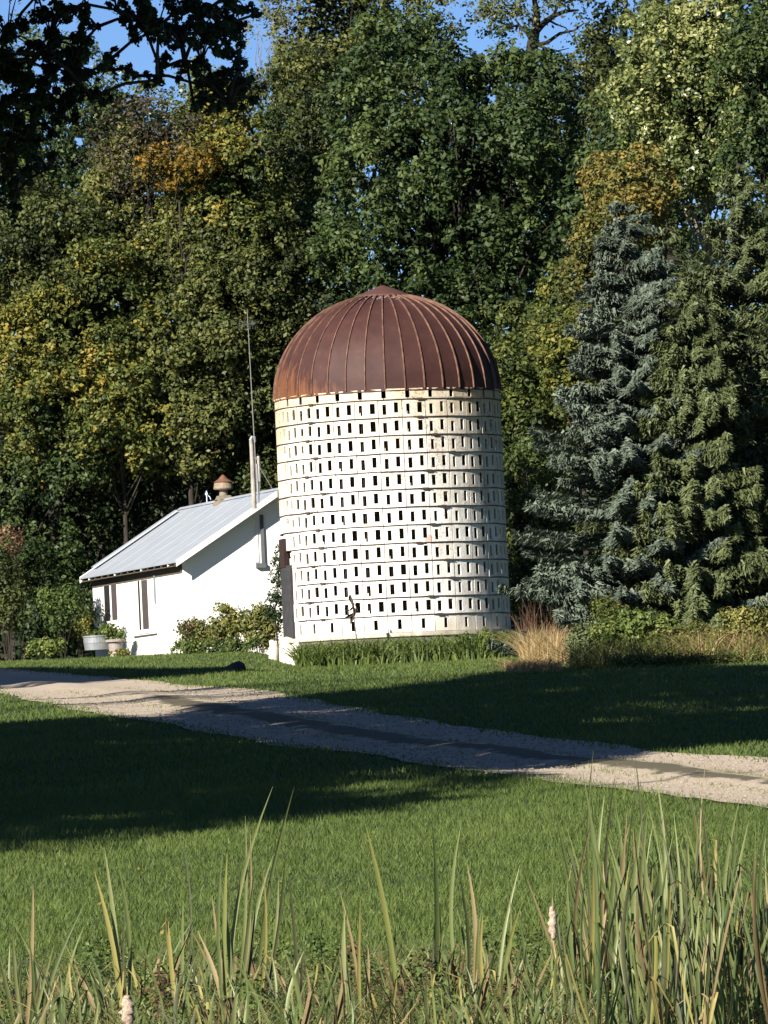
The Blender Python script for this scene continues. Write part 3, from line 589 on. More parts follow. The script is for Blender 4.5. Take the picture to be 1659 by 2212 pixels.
M_white = simple('white_paint', (.8, .79, .75), .7, (.66, .63, .56), 5); M_glass = simple('dark_window_glass', (.02, .02, .026), .12, (.03, .03, .035), 3, 0, 0, .8)
M_shut = simple('grey_brown_shutter', (.06, .05, .052), .8, (.045, .038, .038), 5); M_fascia_shade = simple('weathered_fascia', (.10, .082, .06), .9, (.055, .045, .035), 5)
M_galv = simple('galvanised_metal', (.24, .255, .27), .6, (.17, .185, .195), 4, 0, .4, .5)
GW, SW = .42, .30                          # gable and side overhang
zb = 4.0; rz = lambda w_: EZ-.10+RISE*(1-abs(w_-HW)/HW)
L0, L1, W0, W1 = GW, LEN-.4, SW, 2*HW-SW
v0 = [H_(L0, W0, zb), H_(L0, W1, zb), H_(L0, W1, rz(W1)-.03), H_(L0, HW, rz(HW)-.03), H_(L0, W0, rz(W0)-.03)]; v1 = [H_(L1, W0, zb+.2), H_(L1, W1, zb+.2), H_(L1, W1, rz(W1)-.03), H_(L1, HW, rz(HW)-.03), H_(L1, W0, rz(W0)-.03)]
mb = MB(); mb.v = [tuple(p-hl) for p in v0+v1]; mb.f = [(0, 1, 2, 3, 4), (9, 8, 7, 6, 5), (0, 4, 9, 5), (1, 6, 7, 2), (0, 5, 6, 1)]; mb.build('wall', M_wall, house)
def slope(name, wA, wB):
    tk = .05; zA = EZ if wA in (0, 2*HW) else EZ+RISE; zB = EZ if wB in (0, 2*HW) else EZ+RISE
    return hb(name, M_roof, [(0, wA, zA-tk), (LEN, wA, zA-tk), (LEN, wB, zB-tk), (0, wB, zB-tk), (0, wA, zA), (LEN, wA, zA), (LEN, wB, zB), (0, wB, zB)])
roof = slope('roof', 0, HW-.003); slope('roof', 2*HW, HW+.003)
for i in range(1, 7):                     # low lap seams of the roof sheets
    lx = i*LEN/7; hb('roof_rib', M_roof, [(lx-.015, .01, EZ+.004), (lx+.015, .01, EZ+.004), (lx+.015, HW-.06, EZ+RISE-.03), (lx-.015, HW-.06, EZ+RISE-.03), (lx-.01, .01, EZ+.009), (lx+.01, .01, EZ+.009), (lx+.01, HW-.06, EZ+RISE-.014), (lx-.01, HW-.06, EZ+RISE-.024)])
hb('ridge_cap', M_roof, [(0, HW-.14, EZ+RISE-.05), (LEN, HW-.14, EZ+RISE-.05), (LEN, HW+.14, EZ+RISE-.05), (0, HW+.14, EZ+RISE-.05), (0, HW-.02, EZ+RISE+.035), (LEN, HW-.02, EZ+RISE+.035), (LEN, HW+.02, EZ+RISE+.035), (0, HW+.02, EZ+RISE+.035)])
for lx in (-.03, LEN-.0):                  # rake boards at both gables
    for (wa, wb) in ((0, HW), (2*HW, HW)):
        za, zz = EZ, EZ+RISE; hb('rake_board', M_white, [(lx, wa, za-.17), (lx+.03, wa, za-.17), (lx+.03, wb, zz-.17), (lx, wb, zz-.17), (lx, wa, za+.02), (lx+.03, wa, za+.02), (lx+.03, wb, zz+.02), (lx, wb, zz+.02)])
hb('rake_flashing', M_roof, [(LEN-.75, .3, EZ+.30), (LEN-.35, .3, EZ+.30), (LEN-.35, HW-.3, EZ+RISE-.08), (LEN-.75, HW-.3, EZ+RISE-.08), (LEN-.75, .3, EZ+.32), (LEN-.35, .3, EZ+.32), (LEN-.35, HW-.3, EZ+RISE-.06), (LEN-.75, HW-.3, EZ+RISE-.06)])
hb('soffit', M_fascia_shade, [(L0+.003, .05, EZ-.15), (LEN-.02, .05, EZ-.15), (LEN-.02, W0-.004, EZ-.12), (L0+.003, W0-.004, EZ-.12), (L0+.003, .05, EZ-.12), (LEN-.02, .05, EZ-.12), (LEN-.02, W0-.004, EZ-.09), (L0+.003, W0-.004, EZ-.09)])
for i in range(15):                        # rafter tails under the eave
    lx = .25+i*(LEN-.5)/14; hb('rafter_tail', M_white if i % 4 == 1 else M_fascia_shade, [(lx, .02, EZ-.135+.012), (lx+.05, .02, EZ-.135+.012), (lx+.05, W0-.01, EZ-.02), (lx, W0-.01, EZ-.02), (lx, .02, EZ-.055), (lx+.05, .02, EZ-.055), (lx+.05, W0-.01, EZ+.06), (lx, W0-.01, EZ+.06)])
# side wall openings: find positions along the wall from the photo
def on_side(u, v):
    x, y, z = ray(u, v); d = Vector((x, y, z)); nrm = e2; p0 = H_(0, W0, 0); tt = p0.dot(nrm)/d.dot(nrm); p = d*tt; return (B0-p).dot(e1), p.z
def on_gable(u, v):
    x, y, z = ray(u, v); d = Vector((x, y, z)); p0 = H_(L0, 0, 0); tt = p0.dot(e1)/d.dot(e1); p = d*tt; return (p-B0).dot(e2), p.z
def panel(name, mat, l0, l1, z0, z1, d0, d1, par=house, slope_=0):
    return hb(name, mat, [(l0, W0-d0, z0), (l1, W0-d0, z0), (l1, W0+d1, z0), (l0, W0+d1, z0), (l0, W0-d0, z1), (l1, W0-d0, z1), (l1, W0+d1, z1), (l0, W0+d1, z1)], par)
def window(ua, ub, va, vb, shut_side, name='window'):
    la, z1 = on_side(ua, va); lb, z0 = on_side(ub, vb); l0, l1 = min(la, lb), max(la, lb); z1 = on_side((ua+ub)/2, va)[1]; z0 = on_side((ua+ub)/2, vb)[1]
    fr_ = panel(name, M_white, l0-.12, l1+.12, z0-.14, z0-.02, .03, -.002)       # sill carries the rest
    sub = lambda nm, mt, *a: panel(nm, mt, *a, par=fr_)
    sub('frame', M_white, l0-.09, l0, z0-.02, z1+.06, .010, -.002); sub('frame', M_white, l1, l1+.09, z0-.02, z1+.06, .010, -.002); sub('frame', M_white, l0, l1, z1, z1+.06, .010, -.002)
    mid = l0+(l1-l0)*shut_side
    sub('mullion', M_white, mid-.10, mid+.08, z0-.02, z1, .008, -.002)
    sub('pane', M_glass, mid+.08, l1, z0-.02, z1, .005, -.002); sub('pane', M_shut if shut_side > .5 or True else M_glass, l0, mid-.10, z0-.02, z1, .005, -.002)
    return fr_
window(224, 255, 1262, 1340, .5); window(297, 323, 1253, 1359, .72)
hb('frieze_board', M_fascia_shade, [(L0-.0, W0-.015, EZ-.36), (L1, W0-.015, EZ-.36), (L1, W0-.002, EZ-.36), (L0, W0-.002, EZ-.36), (L0, W0-.015, EZ-.02), (L1, W0-.015, EZ-.02), (L1, W0-.002, EZ-.02), (L0, W0-.002, EZ-.02)])  # dark strip added at the wall top, painting the shadow under the eave
l0, _ = on_side(291, 1370); l1, _ = on_side(340, 1366); z_ = on_side(315, 1371)[1]; panel('ledge', M_shut, min(l0, l1), max(l0, l1), z_-.05, z_, .03, -.002)
l0, za = on_side(335, 1243); _, zc2 = on_side(335, 1305); panel('downpipe', M_galv, l0-.05, l0+.05, zc2, za, .05, -.002)
# gable fittings
def gab(name, mat, w0, w1, z0, z1, d, par=house): return hb(name, mat, [(L0-d, w0, z0), (L0-.002, w0, z0), (L0-.002, w1, z0), (L0-d, w1, z0), (L0-d, w0, z1), (L0-.002, w0, z1), (L0-.002, w1, z1), (L0-d, w1, z1)], par)
wa, z1 = on_gable(563, 1112); wb, z0 = on_gable(569, 1218); M_cond = simple('dull_grey_conduit', (.11, .115, .125), .7, (.08, .083, .09), 5); gab('conduit', M_cond, (wa+wb)/2-.05, (wa+wb)/2+.05, z0, z1, .07); gab('meter_box', M_cond, (wa+wb)/2-.24, (wa+wb)/2+.06, z0-.12, z0+.02, .12)
gab('white_trim_board', M_white, (wa+wb)/2-.26, (wa+wb)/2-.13, z0+.05, z1+.08, .025)

# roof-mounted things
def ridge_at(u, v=1080):                   # along-ridge coordinate whose point shows at column u
    best = min((abs((lambda q: 829.5+F*((q.x*math.cos(TH)-(q.z-(q.y*math.tan(PITCH)))*math.sin(TH))/q.y))(H_(lx, HW, EZ+RISE))-u), lx) for lx in np.arange(0, LEN, .05)); return best[1]
lv = ridge_at(483); pv = H_(lv, HW, EZ+RISE)
vent = thing('roof_ventilator', 'tan round ventilator with cone cap on the roof ridge', 'ventilator', pv)
M_vent = simple('tan_rusty_sheet', (.25, .19, .135), .75, (.16, .12, .085), 7); M_ventb = simple('dull_tan_sheet', (.19, .165, .12), .8, (.13, .11, .08), 6); M_ventr = simple('rust_red_sheet', (.16, .075, .045), .75, (.10, .05, .03), 7)
mb = MB(); mb.lathe([(.13, .30), (.14, .12), (.19, .06), (.30, .0)], 14)
a_, b__ = e1*.34, e2*.36
c4 = [-a_-b__+Vector((0, 0, -.30)), a_-b__+Vector((0, 0, -.30)), a_+b__+Vector((0, 0, -.30)), -a_+b__+Vector((0, 0, -.30))]; t4 = [(-a_-b__)*.5+Vector((0, 0, .13)), (a_-b__)*.5+Vector((0, 0, .13)), (a_+b__)*.5+Vector((0, 0, .13)), (-a_+b__)*.5+Vector((0, 0, .13))]
mb.hexa(c4+t4); mb.build('base', M_ventb, vent)
MB().lathe([(.1, .30), (.29, .33), (.31, .36), (.27, .56), (.0, .56)], 20).build('hood', M_vent, vent, smooth=False)
MB().lathe([(.31, .55), (.16, .64), (.05, .76), (0, .79)], 18).build('cone_cap', M_ventr, vent)
lp = ridge_at(447); pp = H_(lp, HW, EZ+RISE+.03)
fin = thing('lightning_rod', 'small bluish white rod with a ball left of the roof ventilator', 'rod', pp); M_fin = simple('bluish_white_enamel', (.55, .62, .8), .4, (.4, .46, .62), 5)
MB().tube([(0, 0, 0), (0, 0, .36)], .018, 6).tube([(0, 0, .25), (.10, 0, .16), (.12, 0, .08)], .014, 6).build('rod', M_fin, fin); MB().lathe([(0, .2), (.045, .23), (.05, .26), (.03, .31), (0, .32)], 10).build('ball', M_fin, fin)
pq = P(549, 1088, 207.9); tq = P(541, 950, 207.9)
post = thing('service_mast', 'thick pale grey mast standing on the roof near the silo', 'mast', pq); hgt = (tq-pq).length; M_pole = simple('weathered_pale_wood', (.33, .31, .28), .85, (.20, .18, .16), 5)
MB().tube([(0, 0, -.15), (0, 0, hgt*.8), (-.01, 0, hgt)], [.075, .062, .055], 10).build('pole', M_pole, post)
MB().tube([(-.02, 0, hgt-.02), (.03, 0, hgt+.08), (.10, 0, hgt+.06), (.11, 0, hgt-.08)], [.06, .055, .05, .03], 8).build('weatherhead', M_galv, post)
MB().tube([(.07, -.06, hgt*.72), (.16, -.06, hgt*.69)], .03, 6).tube([(.15, 0, .1), (.2, -.02, .55), (.22, -.03, .9)], .012, 5).build('insulator', M_galv, post)
mb = MB().tube([(.13, 0, 0), (.135, 0, hgt*.62)], .03, 8); mb.build('side_pipe', M_galv, post)
# antenna
pb = P(562, 1085, 213.); pt = P(534, 668, 213.); gz = tz(213); lean = Vector((pt.x-pb.x, 0, 0)); ant = thing('antenna_mast', 'tall thin television antenna mast rising behind the house roof', 'antenna', (pb.x-.03, 213, gz))
topv = Vector((pt.x-pb.x+.03, 0, pt.z-gz)); M_ant = simple('antenna_aluminium', (.17, .17, .165), .55, (.18, .17, .15), 5, 0, .3)
mb = MB(); mb.tube([(0, 0, 0), topv*.45, topv*.45+Vector((0, 0, .001)), topv*.8, topv], [.03, .026, .022, .017, .012], 7); mb.build('mast', M_ant, ant)
q0 = topv*.955; mb = MB(); mb.tube([q0+Vector((-.28, .1, -.02)), q0+Vector((.24, -.1, .03))], .012, 5)
for i in range(7): s = -.26+.08*i; mb.tube([q0+Vector((s, -.25+.02*i, .0)), q0+Vector((s, .25-.02*i, .0))], .006, 4); mb.tube([q0+Vector((s, 0, -.14)), q0+Vector((s, 0, .14))], .006, 4)
mb.build('aerial', simple('dark_aerial', (.07, .09, .1), .6, (.04, .05, .06), 5), ant)
g0 = P(561, 1010, 213)-Vector(ant.location); g1 = P(592, 1062, 209.5)-Vector(ant.location); MB().tube([g0, g1], .012, 5).build('guy_wire', M_ant, ant)
MB().tube([P(558, 985, 213)-Vector(ant.location), P(560, 1040, 213)-Vector(ant.location)], .05, 6).build('clamp', M_pole, ant)

# ---------------------------------------------------------------- shrubs, weeds and flower beds
def shrub(label, u, v, ru, rv, Y, mat, n_cl=22, per=120, size=.07, rc=.3, cat='shrub', name='shrub', tint=0, group=None, base_z=None):
    sc = Y/F; c = P(u, v, Y); rx, rz = ru*sc, rv*sc; gz = tz(Y, c.x) if base_z is None else base_z
    t = thing(name, label, cat, (c.x, Y, gz), group)
    d = unit(rng.normal(size=(n_cl, 3))); d[:, 1] = -np.abs(d[:, 1])*.7+.1
    cc = np.array(c)+d*np.array([rx, min(rx*.7, .8), rz])*(.35+.6*rng.random((n_cl, 1))); cc[:, 2] = np.maximum(cc[:, 2], gz+.05)
    V, Fc, T = clump_leaves(cc, rc*(.6+.8*rng.random(n_cl)), per, size, np.clip(rng.normal(.5+tint, .17, n_cl), 0, 1), spread=.9, flat=1)
    o = np.array([c.x, Y, gz]); link('foliage', np_mesh('foliage', V-o, Fc, T), mat, t); mb = MB()
    for k in range(9):
        tg = Vector(cc[rng.integers(n_cl)]-o); mb.tube([(random.uniform(-.1, .1), 0, -.02), tg*.5+Vector((0, 0, .05)), tg], [.015, .01, .004], 4)
    mb.build('stem', M_bark, t); return t
def blades(label, name, u0, u1, Yr, hr, n_, mat, cat='plant', kind=None, lean=.35, wd=(.015, .03), tint=.5, tv=.2, seg=3, area=None, group=None):
    x0 = P(u0, 1400, sum(Yr)/2).x; x1 = P(u1, 1400, sum(Yr)/2).x
    X = rng.uniform(x0, x1, n_) if area is None else area(n_)[0]; Yv = rng.uniform(Yr[0], Yr[1], n_) if area is None else area(n_)[1]
    h = rng.uniform(hr[0], hr[1], n_); a = rng.uniform(0, 2*np.pi, n_); ln = lean*h*rng.random(n_)*1.6; wv = rng.uniform(wd[0], wd[1], n_)
    dr = np.stack([np.cos(a), np.sin(a), 0*a], -1); b2 = rng.uniform(0, 2*np.pi, n_); sd_ = np.stack([np.cos(b2), np.sin(b2)*.5, 0*a], -1)
    base = np.stack([X, Yv, ter(Yv, X)-.01], -1); Vs = []
    for i in range(seg+1):
        s = i/seg; c = base+dr*(ln*s*s)[:, None]; c[:, 2] += h*(s-.25*lean*s*s); w_ = wv*(1-s)**.6*.5 if i < seg else wv*0
        Vs += [c-sd_*w_[:, None], c+sd_*w_[:, None]]
    V = np.stack(Vs, 1).reshape(-1, 3); k = 2*(seg+1); fs = []
    for i in range(seg): fs.append(np.array([2*i, 2*i+1, 2*i+3, 2*i+2]))
    Fc = (np.arange(n_)[:, None, None]*k+np.array(fs)[None]).reshape(-1, 4)
    T = np.repeat(np.clip(rng.normal(tint, tv, n_), 0, 1), k)
    o = np.array([(x0+x1)/2, sum(Yr)/2, 0]) if area is None else np.zeros(3); o[2] = tz(o[1]) if area is None else 0
    ob = link(name, np_mesh(name, V-o, Fc, T), mat, None, o); tag(ob, label, cat, group, kind); return ob

L_weed = leafmat('weed_leaves', [(.03, .052, .015), (.07, .105, .024), (.12, .16, .038), (.21, .23, .07)])
L_gold = leafmat('goldenrod_leaves', [(.048, .060, .019), (.105, .12, .034), (.19, .19, .05), (.28, .24, .07)])
L_red = leafmat('reddish_leaves', [(.05, .03, .02), (.11, .06, .035), (.19, .11, .06), (.28, .18, .09)])
shrub('brownish green loose bush at the wall corner, left end of the bushes', 420, 1380, 46, 36, 205.5, L_gold, 22, 130, .09, .24, tint=-.2)
shrub('thin reddish stems in the bushes before the gable', 405, 1362, 22, 26, 205.2, L_red, 4, 40, .07, .16)
shrub('tall goldenrod coloured bush in front of the white gable', 490, 1352, 62, 48, 205, L_gold, 36, 150, .095, .24, tint=.0)
shrub('yellow green bush between the gable and the silo doorway', 560, 1358, 48, 52, 204.5, L_gold, 30, 150, .095, .24, tint=-.12)
shrub('low green weeds below the goldenrod coloured bush', 470, 1400, 120, 13, 202.5, L_weed, 40, 110, .07, .17, name='weed_patch', cat='weeds', tint=-.15)
def vine():
    pts = [(598, 1190), (590, 1215), (596, 1235), (585, 1255), (598, 1265), (594, 1290), (580, 1300), (600, 1305), (585, 1325), (600, 1330), (572, 1320), (603, 1215), (600, 1245), (578, 1330), (590, 1335), (600, 1345), (588, 1290)]
    cc = np.array([P(u, v, 203.2) for u, v in pts]); cc[:, 0] += .08; t = thing('climbing_vine', 'green vine climbing beside the dark silo doorway', 'vine', (cc[:, 0].mean(), 203.2, tz(203)))
    V, Fc, T = clump_leaves(cc, np.full(len(cc), .20), 110, .08, np.full(len(cc), .22), spread=.9, flat=1.3); o = np.array(t.location)
    link('foliage', np_mesh('foliage', V-o, Fc, T), L_dark, t); MB().tube([Vector((0, 0, 0)), Vector(cc[8]-o), Vector(cc[5]-o), Vector(cc[2]-o), Vector(cc[0]-o)], [.03, .025, .02, .015, .008], 5).build('stem', M_bark, t)
vine()
blades('green lily leaves growing round the silo foot', 'lily_bed', 640, 1125, (194.6, 196.4), (.45, 1.05), 3800, L_weed, 'plants', 'stuff', .8, (.04, .07), .42, .2)
shrub('leafy green weeds at the right of the silo foot', 1040, 1395, 80, 26, 195.3, L_weed, 36, 120, .09, .2, name='weed_patch', cat='weeds', tint=-.02)
shrub('pale yellowish weeds at the foot of the silo slab, left part', 700, 1412, 60, 14, 195.2, L_weed, 16, 90, .08, .16, name='weed_patch', cat='weeds', tint=.1)
shrub('low fresh green weeds left of the metal tub', 110, 1402, 58, 14, 212, L_weed, 24, 110, .08, .2, name='weed_patch', cat='weeds', tint=.12)
shrub('yellow green bush at the left edge of the lawn by the wood', 12, 1265, 50, 100, 214, L_olive, 46, 120, .11, .45, tint=-.02)
shrub('pinkish dying bush above the left edge bush', 15, 1172, 34, 24, 215, L_red, 10, 80, .10, .3, tint=.0)
shrub('deep shaded bush at the edge of the wood left of the house', 120, 1350, 85, 75, 217, L_dark, 60, 130, .13, .5, tint=-.25)
shrub('dark bush left of the house wall', 130, 1310, 50, 60, 213.5, L_weed, 24, 130, .09, .38, tint=-.25)
shrub('yellow green weeds beside the house corner', 172, 1340, 20, 38, 216, L_yel, 14, 90, .08, .25, tint=-.05)
# right border
shrub('bright green bush under the spruces in the right border', 1375, 1368, 110, 42, 150, L_weed, 60, 120, .085, .2, tint=.0)
shrub('ochre bush at the right end of the border', 1610, 1368, 80, 52, 149, L_gold, 46, 120, .07, .2, tint=.12)
shrub('brownish bush between the green and ochre bushes', 1510, 1386, 75, 40, 149.5, L_gold, 42, 120, .07, .2, tint=-.1)
shrub('small dull green shrub left of the bright green bush', 1262, 1385, 42, 40, 152, L_spr, 26, 160, .06, .24, tint=.25)
shrub('yellowish sapling standing behind the bright green bush', 1315, 1325, 34, 42, 155, L_yel, 20, 120, .06, .24, tint=-.1)
shrub('grassy low weeds along the shaded foot of the border', 1450, 1440, 230, 18, 146.5, L_gold, 70, 120, .05, .18, name='weed_patch', cat='weeds', tint=-.25)
blades('tall clump of dry tan grass right of the silo', 'dry_grass_clump', 1128, 1222, (153, 158), (.3, 1.2), 1500, L_tan, 'grass', 'stuff', .8, (.010, .022), .5, .25, 4)
blades('low trampled tan grass in front of the dry clump', 'dry_grass_clump', 1090, 1205, (145.5, 153), (.08, .5), 1700, L_tan, 'grass', 'stuff', 1.6, (.012, .02), .42, .25)
blades('reddish brown dead stalks behind the dry grass clump', 'dead_stalks', 1125, 1200, (160, 164), (1.2, 1.9), 90, leafmat('dead_stalk', [(.06, .03, .02), (.13, .075, .045)], .1), 'plants', 'stuff', .25, (.015, .03), .5, .3, 4)

blades('scrubby tall weeds between the border bushes', 'tall_weeds', 1235, 1720, (146.5, 150), (.25, .95), 2600, L_gold, 'weeds', 'stuff', 1.0, (.014, .035), .42, .28, 3)
blades('yellow dry weeds at the right end of the border', 'dry_weeds', 1470, 1720, (147, 150.5), (.4, 1.15), 1300, L_tan, 'weeds', 'stuff', 1.1, (.012, .03), .3, .25, 3)
# tub, planter, and their plants
p0 = P(210, 1404, 213.5)
tub = thing('metal_tub', 'galvanised metal tub with plants by the house wall', 'tub', (p0.x, 213.5, p0.z))
MB().lathe([(0, .0), (.38, 0), (.40, .20), (.41, .21), (.41, .38), (.43, .40), (.43, .44), (.40, .44), (.39, .36), (0, .36)], 28).build('tub_body', M_galv, tub, smooth=False)
MB().lathe([(0, .34), (.39, .375), (.395, .37)], 20).build('soil', M_bark, tub)
shrub('leafy green plants spilling out of the metal tub', 232, 1372, 38, 24, 213.45, L_weed, 16, 90, .09, .18, name='potted_plant', cat='plant', tint=-.05, base_z=p0.z+.36)
shrub('thin light green plant at the left of the metal tub', 190, 1352, 10, 26, 213.4, L_yel, 7, 50, .08, .14, name='potted_plant', cat='plant', tint=.1, base_z=p0.z+.36)
p1 = P(250, 1408, 211.8); urn = thing('stone_planter', 'pinkish stone planter with a wide rim beside the metal tub', 'planter', (p1.x, 211.8, p1.z)); M_urn = simple('pinkish_stone', (.28, .24, .22), .9, (.20, .17, .155), 7, .3)
MB().lathe([(0, 0), (.19, 0), (.20, .04), (.22, .29), (.0, .29)], 20).build('bowl', M_urn, urn); MB().lathe([(.2, .28), (.30, .30), (.31, .37), (.26, .38), (.22, .33), (0, .33)], 20).build('rim', M_urn, urn)
shrub('yellow flowering weeds at the house corner in front of the planter', 262, 1411, 26, 7, 210.5, L_yel, 12, 60, .06, .1, name='weed_patch', cat='weeds', tint=.25)

# withered stalk on the lawn in front of the silo
pb = P(772, 1402, 195.3); stalk = thing('withered_plant_stalk', 'tall dark withered stalk with drooping leaves in front of the silo', 'plant', (pb.x, 195.3, pb.z)); M_dead = simple('dead_dark_leaf', (.045, .032, .028), .9, (.025, .018, .016), 9); M_rod = simple('grey_brown_stem', (.13, .10, .085), .8, (.08, .06, .05), 9)
q = lambda u, v: P(u, v, 195.3)-Vector(stalk.location)
MB().tube([q(772, 1402), q(769, 1370), q(765, 1335), q(762, 1312), q(758, 1290)], [.026, .018, .015, .014, .01], 6).build('stem', M_rod, stalk); MB().tube([q(764, 1303), q(769, 1310), q(773, 1320)], [.01, .008, .005], 5).build('twig', M_rod, stalk)
def dead_leaf(pts, wds):
    mb = MB(); pts = [q(*p) for p in pts]
    for i in range(len(pts)-1):
        n0 = len(mb.v)
        for p, w_ in ((pts[i], wds[i]), (pts[i+1], wds[i+1])):
            mb.v += [tuple(p+Vector((-w_, -.02, w_*.3))), tuple(p+Vector((0, .03, 0))), tuple(p+Vector((w_, -.02, -w_*.3)))]
        mb.f += [(n0, n0+1, n0+4, n0+3), (n0+1, n0+2, n0+5, n0+4)]
    me = mb.mesh('dead_leaf'); o = link('dead_leaf', me, M_dead, stalk); sm = o.modifiers.new('s', 'SOLIDIFY'); sm.thickness = .006
dead_leaf([(756, 1284), (757, 1293), (761, 1303), (764, 1312)], [.015, .06, .05, .02]); dead_leaf([(763, 1310), (757, 1318), (749, 1320), (744, 1316)], [.02, .03, .03, .01]); dead_leaf([(764, 1324), (757, 1330), (750, 1334), (742, 1336)], [.02, .07, .05, .01]); dead_leaf([(763, 1328), (760, 1338), (757, 1348)], [.06, .05, .01]); dead_leaf([(764, 1312), (767, 1320), (766, 1330)], [.03, .04, .02])
# small dark stone in the strip of shade
pr = P(507, 1455, 168.5); pr.z = tz(168.5); rk = MB(); prof = [(0, .17), (.1, .16), (.2, .11), (.25, .04), (.27, -.03)]; rk.lathe(prof, 11)
rk.v = [(x*(1+.25*math.sin(3*math.atan2(y, x)+z*9)), y*.8, z*(1+.25*math.sin(x*11))) for x, y, z in rk.v]
o = rk.build('field_stone', simple('dark_stone', (.06, .06, .055), .9, (.03, .03, .028), 8, .6), None, False, pr); tag(o, 'small dark stone lying in the thin strip of shade', 'stone')

# ---------------------------------------------------------------- lawn grass (real blades)
L_grass = leafmat('lawn_grass', [(.030, .048, .011), (.064, .098, .020), (.104, .148, .032), (.17, .18, .06)], trans=.3, rough=.6)
def lawn(n_, ylo, yhi, hr, wd, name, mg, dens_pow=0):
    Yv = rng.uniform(0, 1, n_); Yv = (ylo**(1-dens_pow)+(yhi**(1-dens_pow)-ylo**(1-dens_pow))*Yv)**(1/(1-dens_pow)) if dens_pow != 1 else ylo*(yhi/ylo)**Yv
    hwid = .0553*Yv+mg; X = rng.uniform(-1, 1, n_)*hwid
    xf, xn = interp(farp, Yv), interp(nearp, Yv); fr_ = (X-xn)/np.maximum(xf-xn, .01)+rng.normal(size=n_)*.04
    inr = (fr_ > 0.045) & (fr_ < .955); mid = inr & (np.abs(fr_-.5) < .14) & (rng.random(n_) < .95) & (Yv < 150)
    keep = ~inr | mid; X, Yv, mid = X[keep], Yv[keep], mid[keep]; n_ = len(X)
    patch = np.sin(X*1.3+Yv*.31)*np.sin(Yv*.9-X*.7)*.5+np.sin(X*4.1+1)*np.sin(Yv*2.3)*.35+np.sin(X*.8+Yv*.17+2)*np.sin(Yv*.23-X*.5)*.6
    h = rng.uniform(hr[0], hr[1], n_)*(1+.28*patch)*np.where(mid, .7, 1); wv = rng.uniform(wd[0], wd[1], n_)
    a = rng.uniform(0, 2*np.pi, n_); ln = h*rng.random(n_)*1.1; b2 = rng.uniform(0, np.pi, n_)
    base = np.stack([X, Yv, ter(Yv, X)-.005], -1); sd_ = np.stack([np.cos(b2), np.sin(b2), 0*b2], -1)*wv[:, None]*.5
    tip = base+np.stack([np.cos(a)*ln, np.sin(a)*ln, h], -1)
    V = np.stack([base-sd_, base+sd_, tip], 1).reshape(-1, 3); T = np.clip(rng.normal(.45, .17, n_)+patch*.12+np.where(mid, .35, 0), 0, 1)
    tag(link(name, np_mesh(name, V, np.arange(n_*3).reshape(-1, 3), np.repeat(T, 3)), L_grass), 'short green lawn grass', 'grass', None, 'stuff')
lawn(250000, 41, 82, (.035, .085), (.008, .016), 'lawn_grass', 1.2, 0)
lawn(220000, 82, 207, (.04, .09), (.018, .034), 'lawn_grass', 1.6, .4)

def stones(n_):
    Yv = 58*(150/58)**rng.random(n_); f = rng.random(n_); xn, xf = interp(nearp, Yv), interp(farp, Yv); X = xn+(xf-xn)*f; r_ = rng.uniform(.008, .028, n_)
    c = np.stack([X, Yv, ter(Yv, X)+.012+r_*.2], -1); d = np.array([[1, 0, 0], [0, 1, 0], [-1, 0, 0], [0, -1, 0], [0, 0, .7]]); V = c[:, None]+d[None]*r_[:, None, None]*(.6+.8*rng.random((n_, 5, 1)))
    Fc = (np.arange(n_)[:, None, None]*5+np.array([[0, 1, 4], [1, 2, 4], [2, 3, 4], [3, 0, 4]])[None]).reshape(-1, 3)
    tag(link('gravel', np_mesh('gravel', V.reshape(-1, 3), Fc), simple('gravel_stone', (.36, .30, .235), .9, (.15, .125, .10), 11)), 'loose gravel stones on the driveway', 'gravel', None, 'stuff')
stones(9000)
def fallen(n_):
    Yv = 44*(190/44)**rng.random(n_); X = rng.uniform(-1, 1, n_)*(.0553*Yv+1); C = np.stack([X, Yv, ter(Yv, X)+.05], -1); V, Fc = leaf_quads(C, rng.normal(size=(n_, 3))*.5+np.array([0, -.4, 1.]), rng.uniform(.025, .055, n_))
    tag(link('fallen_leaves', np_mesh('fallen_leaves', V, Fc, np.repeat(rng.random(n_), 4)), L_ochre), 'scattered fallen yellow leaves on the lawn', 'leaves', None, 'stuff')
fallen(260)
